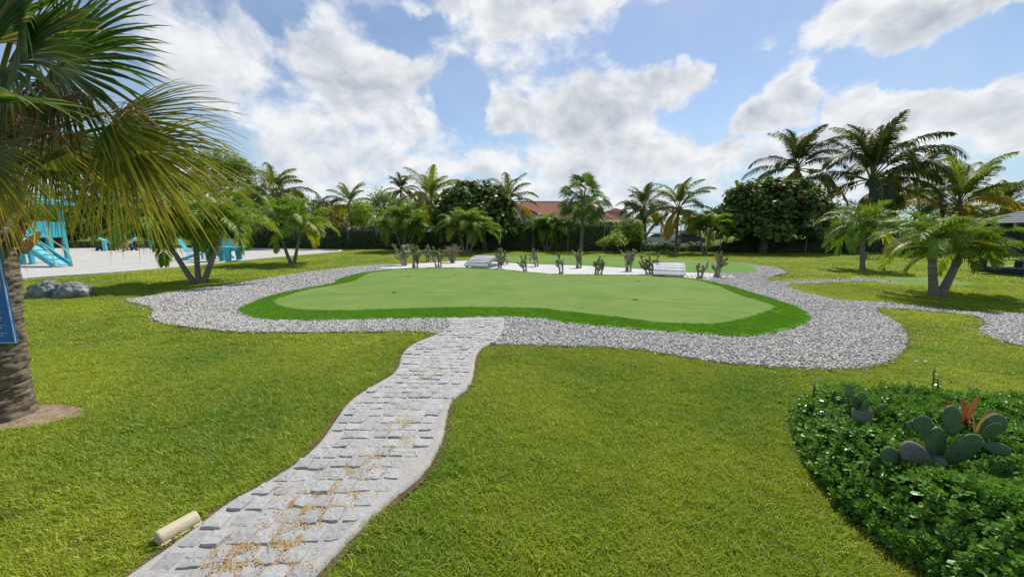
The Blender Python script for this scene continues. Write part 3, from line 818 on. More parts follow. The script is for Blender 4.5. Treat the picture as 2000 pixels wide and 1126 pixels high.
COCOS = [  # label, crown px, base px x, depth, crown radius px, options
 ('green coconut palm at the left beside the tall dark trees', (533, 388), 541, 38.5, 68, dict(seed=3, yellow=.25)),
 ('coconut palm with a thin pale trunk behind the small light green tree', (682, 398), 690, 38.5, 42, dict(seed=5, yellow=.3, n=20)),
 ('far dark coconut palm crown showing behind the yellowish coconut palm', (783, 372), 786, 50, 32, dict(seed=7, leaf='coco_dark', yellow=0, nuts=False)),
 ('yellowish coconut palm with hanging fronds left of the big dark round tree', (838, 388), 846, 37, 56, dict(seed=9, yellow=.45, leaf='coco_young')),
 ('coconut palm whose crown sticks out at the right of the dark round tree', (992, 393), 1000, 34.2, 52, dict(seed=11, yellow=.35)),
 ('dark coconut palm behind the fence left of the yellow-fronded coconut palm', (1258, 408), 1261, 36, 48, dict(seed=13, leaf='coco_dark', yellow=.2)),
 ('coconut palm with bright yellow lower fronds standing on the far lawn', (1325, 408), 1320, 29.5, 60, dict(seed=15, yellow=.36)),
 ('tall dark coconut palm rising behind the right dark round tree', (1556, 330), 1560, 40, 76, dict(seed=17, leaf='coco_dark', yellow=.1, wind=.6)),
 ('tallest coconut palm, windblown and dark, near the right', (1702, 352), 1705, 33, 112, dict(seed=19, leaf='coco_dark', yellow=.12, n=25, wind=1.)),
 ('far dark coconut palm half hidden behind the tallest palm', (1790, 352), 1793, 44, 58, dict(seed=21, leaf='coco_dark', yellow=.1, wind=1., nuts=False)),
 ('low yellow-green coconut palm behind the right feather palm pair', (1872, 400), 1878, 31, 86, dict(seed=23, yellow=.4, leaf='coco_young', wind=1.)),
 ('small brownish yellow coconut palm beside the pavilion roof', (1958, 408), 1962, 36, 52, dict(seed=25, yellow=.6, wind=1., nuts=False)),
]
for lab, (cx, cyy), bx_, Y, rp, op in COCOS:
    coconut(lab, by_px(cx, cyy, Y), base_at(bx_, Y), rp * mpp(Y), **op)

def feather(label, base, stems, L, seed, nf=12, yellow=.08, rad=.055, name='feather_palm'):
    """small feather palm; stems: list of crown points"""
    r = random.Random(seed); base = Vector(base)
    t_ = thing(name, label, 'palm tree', base, 'small feather palms on the lawn'); nf += 4
    for q, cpt in enumerate(stems):
        c = Vector(cpt) - base; off = Vector((.13 * (q - (len(stems) - 1) / 2), 0, 0))
        pts = bez(off + Vector((0, 0, -.04)), (off.x + c.x * .45, off.y + c.y * .45, c.z * .45), c * 1.0, 10)
        lt = [p for p in pts]
        k = int(len(lt) * .72)
        trunk_tube(lt[:k + 1], rad, rad * .75, 1.5, seg=22).build('trunk', M['bark_adon'], t_, True)
        MB().tube(lt[k:], [rad * .8 + (rad * .25 if i == 1 else 0) - i * rad * .08 for i in range(len(lt) - k)], 10).build('crownshaft', M['crownshaft'], t_, True)
        for i in range(nf):
            f = i / (nf - 1); e = 82 - 80 * f + r.uniform(-8, 8); az = i * 2.39996 + q + r.uniform(-.25, .25)
            mt = M['adon_yel'] if (f > .75 and r.random() < yellow * 4) else M['adon']
            sc = L * (.75 + .25 * min(1, f * 2.5)) * r.uniform(.9, 1.12)
            obj('frond', frond_mesh('adon', e, r.randrange(3), mt), None, t_, c + Vector((0, 0, r.uniform(-.06, .02))), (r.uniform(-.15, .15), 0, az), sc)
    return t_
def fp(label, bpx, stems_px, Lpx, seed, dY=None, **kw):
    b = P(*bpx); st = [at(x, y, b.y + (dY[i] if dY else 0)) for i, (x, y) in enumerate(stems_px)]
    return feather(label, b, st, Lpx * mpp(b.y), seed, **kw)
fp('feather palm with three leaning trunks in front of the playground sand', (388, 552), [(318, 455), (378, 428), (436, 442)], 112, 31, [-.3, .3, .1], nf=13, rad=.085)
fp('feather palm with two trunks beside the end of the playground sand', (571, 515), [(538, 432), (588, 444)], 80, 33, [.2, -.2], nf=14, rad=.085, yellow=.2)
fp('feather palm with three trunks behind the left cacti', (790, 492), [(770, 440), (792, 432), (815, 442)], 58, 35, [.3, 0, -.3], nf=13, rad=.09)
fp('feather palm with a round crown in front of the dark round tree', (912, 497), [(895, 443), (914, 437), (932, 447)], 52, 37, [.2, 0, -.2], nf=13, rad=.09)
fp('feather palm clump against the hedge left of the fan palm', (1068, 490), [(1055, 446), (1070, 438), (1088, 448)], 44, 39, [.2, 0, -.2], nf=12, rad=.08)
fp('feather palm in front of the fence left of the right dark round tree', (1376, 497), [(1366, 448), (1388, 443)], 52, 41, [.2, -.1], nf=13, rad=.09)
fp('single-trunked feather palm on the right lawn', (1685, 527), [(1684, 446)], 78, 43, nf=19, rad=.10)
fp('large feather palm with two trunks on the lawn near the pavilion', (1830, 578), [(1820, 476), (1878, 492)], 104, 45, [-.15, .2], nf=18, rad=.10)

# ------------------------------------------------------------------ fan leaves
def graded(name, base, tip, trans=.42):
    m, t = mat(name); geo = t.n('ShaderNodeNewGeometry'); at_ = t.n('ShaderNodeAttribute', attribute_name='along')
    rnd = geo.outputs['Random Per Island']
    f = t.mr(t.m('ADD', at_.outputs['Fac'], t.m('MULTIPLY_ADD', rnd, .7, -.35)), .25, .95)
    col = t.mix(f, c4(base), c4(tip)); col = t.mix(t.mr(rnd, .90, .91, 0, .7), col, (.34, .24, .11, 1))
    p = principled(t, col, .36, .5); tl = t.n('ShaderNodeBsdfTranslucent', {0: t.v('MULTIPLY', col, (1.25, 1.15, .6))})
    finish(t, t.n('ShaderNodeMixShader', {0: trans, 1: p, 2: tl.outputs[0]}).outputs[0]); return m
M['fan_yel'] = graded('fan_leaf_yellowing', (.14, .20, .028), (.74, .64, .09), .60)
M['fan'] = graded('fan_leaf_green', (.048, .11, .022), (.17, .26, .035), .42)
def fan_geo(hub, A, Nn, Rr, n, span, fused, droop, rng, back=.0, cup=.25):
    A = Vector(A).normalized(); Nn = Vector(Nn); Nn = (Nn - A * Nn.dot(A)).normalized(); B = Nn.cross(A); hub = Vector(hub)
    lm = MB(); along = lm.along = []; dphi = span / n; G = Vector((0, 0, -1))
    for k in range(n):
        phi = -span / 2 + (k + .5) * dphi
        u = A * math.cos(phi) + B * math.sin(phi); wv = -A * math.sin(phi) + B * math.cos(phi)
        Lk = Rr * (1 - .22 * (abs(phi) / (span / 2)) ** 2) * rng.uniform(.90, 1.06); dr = droop * rng.uniform(.6, 1.5); tw = rng.uniform(-.1, .1)
        rs = [.05, fused * .5, fused, fused + (1 - fused) * .35, fused + (1 - fused) * .7, 1.0]
        ring = []
        for i, s in enumerate(rs):
            if s <= fused: hw = s * Lk * math.tan(dphi / 2) * 1.02
            else: hw = fused * Lk * math.tan(dphi / 2) * (1 - (s - fused) / (1 - fused)) ** .6
            sag = dr * max(0, s - .18) ** 2.4 * Lk
            p = hub + u * (s * Lk) + Nn * (cup * s * s * Lk * (abs(phi) / (span / 2)) ** 2 * .6) + G * sag + wv * tw * max(0, s - fused) * Lk
            f = hw * .95
            ring.append((p - wv * hw, p + Nn * f, p + wv * hw) if i < len(rs) - 1 else (p,))
        b = len(lm.v)
        for q, s_ in zip(ring, rs): lm.v += [tuple(x) for x in q]; along += [s_] * len(q)
        for i in range(len(rs) - 2):
            o_ = b + i * 3
            lm.f += [(o_, o_ + 1, o_ + 4, o_ + 3), (o_ + 1, o_ + 2, o_ + 5, o_ + 4)]
        o_ = b + (len(rs) - 2) * 3
        lm.f += [(o_, o_ + 1, o_ + 3), (o_ + 1, o_ + 2, o_ + 3)]
    return lm
def fan_leaf(parent, origin, base, hub, A, Nn, Rr, n, span, fused, droop, rng, mt, pr=.016, sag=.1):
    """blade and stalk of one fan leaf, in world coordinates relative to origin"""
    o0 = Vector(origin); base, hub = Vector(base) - o0, Vector(hub) - o0
    lm = fan_geo(hub, A, Nn, Rr, n, span, fused, droop, rng)
    nl = len(lm.f)
    mid = (base + hub) * .5 + Vector((0, 0, (hub - base).length * sag))
    lm.tube(bez(base, mid, hub + Vector(A).normalized() * Rr * .12, 8), [pr * (1.5 - i / 8 * .8) for i in range(9)], 6)
    me = lm.mesh('fan_leaf', True); at_ = me.attributes.new('along', 'FLOAT', 'POINT'); al = np.zeros(len(me.vertices), np.float32); al[:len(lm.along)] = lm.along; at_.data.foreach_set('value', al); me.materials.append(mt); me.materials.append(M['rachis'])
    mi = np.zeros(len(me.polygons), np.int32); mi[nl:] = 1; me.polygons.foreach_set('material_index', mi)
    return obj('fan_leaf', me, None, parent)

# big fan palm beside the camera
rng = random.Random(77)
bp = PALM_BASE + Vector((-.10, 0, 0)); YP = bp.y
top = at(-36, 395, YP + .05)
t_ = thing('fan_palm', 'large fan palm close by at the left edge, thick rough trunk and drooping fan leaves', 'palm tree', (bp.x, bp.y, 0))
o0 = Vector((bp.x, bp.y, 0))
V, F = [], []; n, seg = 72, 190
Ht = top.z
for i in range(seg + 1):
    s = i / seg; c = Vector((top.x - bp.x, top.y - bp.y, 0)) * s; z = s * Ht - .03
    r0 = .205 - .05 * s + .035 * math.exp(-s * 16)
    for k in range(n):
        a = 2 * math.pi * k / n; ca, sa = math.cos(a), math.sin(a)
        q = r0 + .014 * mn.noise((ca * 2.5, sa * 2.5, z * 30)) + .011 * mn.noise((ca * 7, sa * 7, z * 16 + 9)) - .016 * max(0, mn.noise((ca * 4, sa * 4, z * 30 + 4))) + .012 * mn.noise((ca * 1.2, sa * 1.2, z * 3))
        V.append((c.x + ca * q, c.y + sa * q, z))
for i in range(seg):
    for k in range(n): j = (k + 1) % n; F.append((i * n + k, i * n + j, (i + 1) * n + j, (i + 1) * n + k))
obj('trunk', mesh('trunk', V, np.array(F), True), M['bark_near'], t_)
cc = top - o0
for k in range(26):                                   # old leaf bases below the crown
    a = k * 2.4; z = .0 - k * .022
    p0 = cc + Vector((.15 * math.cos(a), .15 * math.sin(a), z + .12)); p1 = p0 + Vector((.13 * math.cos(a), .13 * math.sin(a), .17))
    mb = MB(); mb.tube([p0, p0.lerp(p1, .5), p1], [.045, .038, .012], 6); mb.build('leaf_base', M['fibre'], t_)
CR = top + Vector((0, 0, .22))
LEAVES = [  # hub px, depth, blade direction (x right, y away, z up), normal, radius, segments, spread, joined part, droop, yellow?
 ((100, 125), 3.00, (1.0, -.10, .06), (.05, -1, .35), .98, 66, 3.3, .56, .30, 0),
 ((35, 50), 2.85, (.55, -.2, .75), (-.4, -1, .4), .98, 54, 3.4, .44, .30, 0),
 ((-40, 90), 2.75, (-.3, -.2, .8), (.2, -1, .4), .98, 50, 3.4, .44, .30, 0),
 ((10, 130), 2.7, (.85, -.3, .05), (.1, -1, .5), .90, 50, 3.0, .46, .30, 0),
 ((205, 238), 2.95, (.95, -.1, -.22), (.1, -1, .55), 1.05, 60, 2.4, .38, .42, 1),
 ((190, 258), 3.2, (.82, .1, -.46), (.1, -1, .45), .94, 54, 2.3, .38, .40, 1),
 ((250, 282), 3.1, (.92, .05, -.36), (.1, -1, .5), .98, 50, 2.1, .38, .42, 1),
 ((215, 300), 3.0, (.6, .0, -.76), (.1, -1, .4), .62, 50, 2.3, .38, .42, 1),
 ((120, 262), 3.05, (.35, 0, -.85), (.1, -1, .3), .72, 46, 2.5, .40, .40, 0),
 ((78, 272), 2.9, (.25, -.1, -.95), (0, -1, .25), .66, 44, 2.3, .40, .40, 1),
 ((-30, 285), 2.65, (.45, -.25, -.75), (.0, -1, .1), .66, 44, 2.4, .40, .40, 1),
 ((-50, 300), 2.5, (.30, -.35, -.85), (.2, -1, .2), .72, 40, 2.2, .40, .40, 1),
 ((60, 110), 3.5, (.6, .5, .5), (-.2, -1, .8), 1.0, 50, 3.2, .44, .3, 0),
 ((-60, 20), 3.2, (-.2, .3, 1), (0, -1, .3), 1.0, 40, 3.2, .44, .25, 0),
 ((-200, 150), 3.2, (-1, .1, .3), (0, -1, .5), 1.0, 40, 3.2, .44, .35, 0),
 ((-220, 260), 3.0, (-1, -.1, -.3), (0, -1, .5), 1.0, 40, 3.2, .44, .4, 0),
 ((-60, 200), 2.3, (.1, -1, .1), (0, .1, 1), .9, 40, 3.2, .44, .35, 0),
 ((10, 200), 3.9, (.3, 1, .2), (0, -.2, 1), .9, 40, 3.2, .44, .35, 0),
 ((-90, 190), 4.0, (-.5, .9, .2), (0, -.2, 1), 1.0, 40, 3.2, .44, .35, 0),
]
for (hp, Y, A, Nn, Rr, ns, span, fu, dr, ye) in LEAVES:
    hub = at(hp[0], hp[1], Y)
    fan_leaf(t_, o0, CR + (hub - CR).normalized() * .12, hub, A, Nn, Rr, ns, span, fu, dr, rng, M['fan_yel'] if ye == 1 else M['fan'], sag=.06)
# brown fruit stalks hanging out of the crown
for k in range(10):
    tip = at(rng.uniform(40, 235), rng.uniform(150, 270), rng.uniform(2.5, 3.1)) if k < 9 else at(rng.uniform(180, 330), rng.uniform(210, 330), rng.uniform(2.55, 2.85))
    a = CR - o0; b = tip - o0; mid = a.lerp(b, .5) + Vector((0, 0, .22))
    pts = bez(a, mid, b, 10); mb = MB(); mb.tube(pts, [.010 * (1 - .07 * i) for i in range(11)], 5)
    for j in range(120):
        s = rng.uniform(.35, 1); q = min(int(s * 10), 9); p = pts[q].lerp(pts[q + 1], s * 10 - q)
        d = Vector((rng.gauss(.2, .8), rng.gauss(0, .8), rng.gauss(-.25, .6))).normalized() * rng.uniform(.06, .22)
        e = p + d; mb.tube([p, p.lerp(e, .5) + Vector((0, 0, .01)), e + Vector((0, 0, -.03))], [.0035, .0028, .0015], 3, False)
    mb.build('fruit_stalk', M['rachis_br'], t_)

# slender fan palm on the far lawn and a tiny one beyond the houses
def small_fan(label, crown, base, Rr, nl, n, seed, name='slender_fan_palm', r0=.17):
    r = random.Random(seed); base, crown = Vector(base), Vector(crown); c = crown - base
    t2 = thing(name, label, 'palm tree', base)
    trunk_tube(bez((0, 0, -.05), (c.x * .5, c.y * .5, c.z * .5), c, 10), r0, r0 * .62, 1.6, seg=60).build('trunk', M['bark_coco'], t2, True)
    for i in range(nl):
        f = i / (nl - 1); e = R(82 - 128 * f + r.uniform(-8, 8)); az = i * 2.39996 + r.uniform(-.3, .3)
        d = Vector((math.cos(az) * math.cos(e), math.sin(az) * math.cos(e), math.sin(e)))
        hub = c + d * Rr * r.uniform(.8, 1.15) + Vector((0, 0, -.15 * Rr * f)); A = (d + Vector((0, 0, -.35 - .5 * f))).normalized()
        Nn = (Vector((r.uniform(-.9, .9), r.uniform(-1.2, .3), 1)) - d * d.z + d * .15)
        if Nn.length < .05: Nn = Vector((1, 0, 0))
        fan_leaf(t2, (0, 0, 0), c + d * .1, hub, A, Nn, Rr * .72, n, 4.2, .5, .55, r, M['fan_wash'], pr=.014 * Rr, sag=.05)
    return t2
small_fan('slender fan palm with a round crown standing in front of the red-roofed house', at(1140, 390, 31.5), base_at(1135, 31.5), 1.42, 30, 26, 61)
small_fan('tiny far fan palm showing above the red roofs', at(1166, 408, 110), base_at(1166, 110), 1.5, 12, 10, 63, r0=.2)
# ================================================================== broad-leaved trees, hedges, shrubs
M['bark'] = barkmat('tree_bark', (.12, .095, .07), (.22, .18, .14), 3, 7)
M['seagrape'] = leafmat('round_tree_leaf', (.078, .135, .028), (.165, .24, .048), .34, .52, .35)
M['seagrape_red'] = leafmat('round_tree_young_leaf', (.16, .07, .03), (.14, .13, .04), .25, .4, .5)
M['dark_leaf'] = leafmat('dark_tree_leaf', (0.049, 0.094, 0.022), (0.130, 0.194, 0.039), .26, .55, .3)
M['mid_leaf'] = leafmat('mid_tree_leaf', (0.117, 0.203, 0.025), (0.251, 0.348, 0.046), .34, .55, .3)
M['lite_leaf'] = leafmat('light_tree_leaf', (0.187, 0.328, 0.031), (0.421, 0.535, 0.057), .40, .55, .3)
M['yel_leaf'] = leafmat('yellow_tree_leaf', (.22, .19, .02), (.34, .25, .035), .38, .45, .4)
M['hedge_leaf'] = leafmat('hedge_leaf', (0.101, 0.193, 0.027), (0.227, 0.361, 0.048), .32, .55, .3)
M['vine_leaf'] = leafmat('vine_leaf', (0.055, 0.094, 0.034), (0.121, 0.170, 0.058), .25, .55, .3)
M['dry_leaf'] = leafmat('dry_bush_leaf', (.17, .15, .06), (.28, .24, .11), .3, .6, .3)
M['hedge_core'] = plain('hedge_inner_shade', (.045, .062, .022), .95, .05, .5, 2.0, 1.0, .1, 9)
M['twig'] = plain('twig_wood', (.10, .075, .05), .9, .15, .3, 5)
LEAF = ([(0, 0, 0), (.45, .26, .05), (.5, 0, -.03), (.45, -.26, .05), (1, 0, -.06)], [(0, 2, 1), (1, 2, 4), (0, 3, 2), (3, 4, 2)])
ROUND = ([(0, 0, 0), (.30, .44, .06), (.5, 0, -.04), (.30, -.44, .06), (.80, .36, .02), (.80, -.36, .02), (1, 0, -.04)], [(0, 2, 1), (1, 2, 4), (4, 2, 6), (0, 3, 2), (3, 5, 2), (5, 6, 2)])
def crown_cloud(blobs, nclump, nleaf, size, clump_r, rng, up=.6, lump=.25, tmpl=LEAF, shell=.62):
    """leaf clumps spread through the blobs; blobs: centre and radii"""
    B = np.array(blobs, float); vol = (B[:, 3] * B[:, 4] * B[:, 5]) ** .7; pr = vol / vol.sum()
    k = rng.choice(len(B), nclump, p=pr); d = rng.normal(size=(nclump, 3)); d /= np.linalg.norm(d, axis=1, keepdims=True)
    d[:, 2] = np.where(d[:, 2] < -.35, -d[:, 2] * .6, d[:, 2])
    rad = 1 - (1 - shell) * rng.random(nclump) ** 1.6; rad *= 1 + rng.uniform(-lump, lump * .6, nclump)
    C = B[k, :3] + d * B[k, 3:6] * rad[:, None]
    cr = clump_r * rng.uniform(.6, 1.35, nclump)
    kk = np.repeat(np.arange(nclump), nleaf)
    e = rng.normal(size=(len(kk), 3)); e /= np.linalg.norm(e, axis=1, keepdims=True)
    q = rng.random(len(kk)) ** .45
    pos = C[kk] + e * (cr[kk] * q)[:, None] * np.array([1, 1, .75])
    pos[:, 2] = np.maximum(pos[:, 2], .08)
    N = e * .55 + d[kk] * .35 + np.array([0, 0, up]) + rng.normal(size=e.shape) * .45
    return spread(tmpl[0], tmpl[1], pos, frames(N, rng), size * rng.uniform(.7, 1.25, len(kk)))
def tree(name, label, base, blobs, leaf, size, nclump, nleaf, clump_r, seed, trunk_r=.18, cat='tree', group=None, tmpl=LEAF, extra=None, stems=1, shell=.62, branch=True):
    """blobs relative to base"""
    rng = np.random.default_rng(seed); r = random.Random(seed)
    t_ = thing(name, label, cat, base, group)
    for s in range(stems):
        mb = MB(); off = Vector((.25 * (s - (stems - 1) / 2), r.uniform(-.1, .1), 0)) if stems > 1 else Vector((0, 0, 0))
        tgt = Vector(blobs[s % len(blobs)][:3]); z0 = min(b[2] - b[5] * .5 for b in blobs); fork = off + Vector((tgt.x * .25, tgt.y * .25, max(.4, z0)))
        mb.tube(bez(off + Vector((0, 0, -.05)), off * 1.2 + Vector((0, 0, fork.z * .5)), fork, 6), [trunk_r * (1.35 if i == 0 else 1.1 - .05 * i) for i in range(7)], 9)
        mb.build('trunk', M['bark'], t_, True)
        if branch:
            for b in blobs:
                bm_ = MB(); e = Vector(b[:3]) + Vector((0, 0, b[5] * .25))
                bm_.tube(bez(fork, fork.lerp(e, .5) + Vector((0, 0, .15)), e, 6), [trunk_r * (.6 - .08 * i) for i in range(7)], 6)
                for _ in range(5):
                    f = fork.lerp(e, r.uniform(.5, 1)); q = Vector(b[:3]) + Vector((r.uniform(-.7, .7) * b[3], r.uniform(-.7, .7) * b[4], r.uniform(-.3, .8) * b[5]))
                    bm_.tube([f, f.lerp(q, .5) + Vector((0, 0, .1)), q], [trunk_r * .22, trunk_r * .14, trunk_r * .05], 5, False)
                bm_.build('limb', M['bark'], t_, True)
    V, F = crown_cloud(blobs, nclump, nleaf, size, clump_r, rng, tmpl=tmpl, shell=shell)
    obj('crown', mesh('crown', V, F), M[leaf], t_)
    if extra:
        lf, frac, zmin = extra
        V, F = crown_cloud([(b[0], b[1], b[2] + b[5] * .1, b[3] * 1.02, b[4] * 1.02, b[5] * .98) for b in blobs if b[2] > zmin], int(nclump * frac), nleaf, size * .9, clump_r * .8, rng, tmpl=tmpl, shell=.92)
        V3 = V.reshape(-1, len(tmpl[0]), 3); keep = V3[:, 0, 2] > np.quantile(V3[:, 0, 2], .45); V = V3[keep].reshape(-1, 3)
        F = (np.asarray(tmpl[1])[None] + (np.arange(keep.sum()) * len(tmpl[0]))[:, None, None]).reshape(-1, 3)
        obj('young_leaves', mesh('young_leaves', V, F), M[lf], t_)
    return t_
def px_blobs(base, lst, Y):
    """(px, py, rx px, rz px[, dy m]) -> blobs relative to base"""
    out = []
    for q in lst:
        c = at(q[0], q[1], Y + (q[4] if len(q) > 4 else 0)); s = mpp(Y)
        out.append((c.x - base[0], c.y - base[1], c.z - base[2], q[2] * s, max(q[2] * s * .8, 1.), q[3] * s))
    return out
def ptree(name, label, bx_, Y, lst, leaf, size, nclump, nleaf, clump_r, seed, **kw):
    b = base_at(bx_, Y); return tree(name, label, b, px_blobs(b, lst, Y), leaf, size, nclump, nleaf, clump_r, seed, **kw)

# the two big dark round trees
ptree('round_tree', 'big dark round tree with reddish young leaves in the middle of the far lawn', 947, 32.0,
      [(930, 415, 70, 52), (885, 425, 38, 45), (965, 430, 42, 46), (925, 392, 48, 38), (900, 385, 34, 28), (955, 385, 34, 26), (930, 445, 76, 34)], 'seagrape', .26, 560, 32, .42, 81, trunk_r=.22, tmpl=ROUND, extra=('seagrape_red', .07, 1.0), shell=.7)
ptree('round_tree', 'big dark round tree at the right under the tall coconut palms', 1490, 29.0,
      [(1505, 415, 78, 52), (1440, 430, 42, 44), (1575, 430, 40, 48), (1470, 392, 45, 34), (1540, 385, 50, 34), (1510, 375, 40, 26), (1505, 452, 100, 30), (1590, 410, 26, 34)], 'seagrape', .26, 840, 32, .42, 83, trunk_r=.30, tmpl=ROUND, extra=('seagrape_red', .06, 1.0), shell=.7)
# tall mixed trees behind the playground
TL = [('tall dark tree behind the playground at the left edge', 20, 44, [(10, 400, 95, 65), (-40, 360, 60, 50), (60, 430, 70, 45)], 'mid_leaf', 330),
      ('bright yellow-green tree behind the slide', 120, 41, [(110, 415, 60, 38), (140, 440, 45, 30), (90, 445, 40, 28)], 'lite_leaf', 150),
      ('dark dense tree behind the seesaw', 215, 45, [(210, 385, 80, 55), (240, 430, 85, 45), (180, 420, 60, 45)], 'dark_leaf', 420),
      ('dark tree between the seesaw and the tallest left tree', 315, 46, [(310, 375, 70, 55), (320, 430, 85, 50)], 'mid_leaf', 380),
      ('tallest dark tree of the left group', 415, 46, [(425, 332, 55, 44), (385, 375, 55, 45), (458, 345, 45, 42), (410, 430, 75, 45)], 'mid_leaf', 460),
      ('olive green tree right of the tallest left tree', 470, 45, [(465, 365, 40, 36), (490, 395, 42, 36), (470, 430, 60, 40)], 'mid_leaf', 260),
      ('dark tree behind the left coconut palm', 560, 46, [(560, 395, 42, 36), (540, 420, 60, 40), (590, 440, 40, 35)], 'dark_leaf', 260),
      ('low dark far tree left of the thin coconut palm', 615, 48, [(612, 402, 34, 24), (640, 412, 30, 24), (600, 430, 40, 30)], 'dark_leaf', 150),
      ('yellow-leaved tree beyond the vine-covered fence', 652, 44, [(648, 420, 34, 26), (665, 435, 26, 20)], 'yel_leaf', 110),
      ('bright green bushy tree left of the yellowish coconut palm', 755, 42, [(752, 400, 38, 28), (775, 415, 34, 26), (735, 420, 30, 26)], 'mid_leaf', 170),
      ('dark bushy tree behind the yellowish coconut palm', 815, 46, [(812, 410, 40, 30), (835, 430, 36, 30)], 'dark_leaf', 150)]
for i, (lab, bx_, Y, bl, lf, nc) in enumerate(TL):
    bl = bl + [(bx_ - 18, 452, 50, 26), (bx_ + 22, 446, 46, 26)]; nc = int(nc * 1.6)
    ptree('background_tree', lab, bx_, Y, bl, lf, .24, nc, 34, .55, 100 + i, trunk_r=.18, group='trees beyond the far lawn', shell=.55)
ptree('young_tree', 'small light green tree with a thin forked trunk before the vine fence', 711, 36.5, [(705, 420, 30, 24), (690, 432, 22, 20), (722, 432, 22, 22), (706, 404, 20, 14)], 'lite_leaf', .17, 150, 26, .36, 131, trunk_r=.07, cat='tree', shell=.45)
# bushes on the right half
BS = [('leafy green bush with a paler yellow clump beside the far green', 1225, 30.5, [(1226, 448, 26, 22), (1215, 465, 28, 20), (1240, 462, 22, 20)], 'hedge_leaf', .17, 120, 2),
      ('low yellow-green bush right of the slender fan palm', 1190, 30.0, [(1190, 472, 17, 10), (1180, 476, 10, 7)], 'lite_leaf', .15, 40, 3),
      ('spiky bright green shrub in front of the leafy bush', 1208, 29.0, [(1206, 470, 14, 15)], 'lite_leaf', .22, 40, 1),
      ('tiny round shrub on the lawn left of the coconut palm with yellow fronds', 1293, 27.5, [(1293, 494, 5, 6)], 'hedge_leaf', .10, 14, 1),
      ('small round shrub beside the single-trunked feather palm', 1694, 22.0, [(1694, 503, 5, 6)], 'hedge_leaf', .09, 14, 1),
      ('green bush behind the single-trunked feather palm', 1640, 28.5, [(1638, 450, 30, 30), (1650, 475, 30, 16)], 'mid_leaf', .18, 110, 2),
      ('dark bush behind the tallest coconut palm', 1720, 32.0, [(1720, 450, 50, 32), (1690, 470, 45, 22), (1760, 460, 45, 30)], 'dark_leaf', .2, 220, 3),
      ('dark bush under the low yellow-green coconut palm', 1830, 32.0, [(1830, 450, 55, 34), (1870, 460, 50, 28), (1905, 440, 45, 28)], 'dark_leaf', .2, 240, 3),
      ('bush beyond the pavilion roof', 1960, 36.0, [(1960, 440, 60, 30), (2020, 430, 60, 36)], 'mid_leaf', .2, 160, 2)]
for i, (lab, bx_, Y, bl, lf, sz_, nc, st) in enumerate(BS):
    ptree('bush', lab, bx_, Y, bl, lf, sz_, nc, 26, .34, 150 + i, trunk_r=.05, cat='bush', stems=st, shell=.45, branch=False, group='bushes along the fence')
# far greenery seen through the gaps beyond the fence
FT = [(1290, 90, [(1290, 432, 45, 16), (1240, 436, 30, 13)], 'mid_leaf'), (1365, 95, [(1365, 430, 38, 18), (1400, 435, 35, 14)], 'mid_leaf'), (1235, 120, [(1232, 402, 12, 12), (1248, 410, 10, 10)], 'dark_leaf'),
      (1120, 130, [(1100, 425, 60, 14)], 'dark_leaf'), (880, 80, [(860, 425, 60, 22)], 'dark_leaf'), (1010, 95, [(1000, 425, 40, 18)], 'dark_leaf'), (1480, 80, [(1480, 420, 80, 28)], 'dark_leaf'), (1620, 75, [(1630, 420, 70, 30)], 'dark_leaf'), (1780, 75, [(1780, 410, 100, 34)], 'dark_leaf'), (700, 85, [(680, 420, 80, 22)], 'dark_leaf'), (1930, 80, [(1960, 420, 110, 26)], 'mid_leaf')]
FTL = ['far green tree beyond the parked car', 'far green tree right of the coconut palm with yellow fronds', 'tiny far wispy tree above the small red roof', 'far tree line hidden behind the red-roofed house', 'far tree behind the left of the dark round tree', 'far tree behind the right of the dark round tree', 'far tree behind the right dark round tree', 'far tree behind the tall dark coconut palm', 'far tree behind the tallest coconut palm', 'far tree behind the yellow-leaved tree', 'far tree behind the pavilion']
for i, (bx_, Y, bl, lf) in enumerate(FT):
    ptree('far_tree', FTL[i], bx_, Y, bl, lf, .5, 90, 24, 1.0, 170 + i, trunk_r=.2, group='far trees', shell=.4, branch=False)

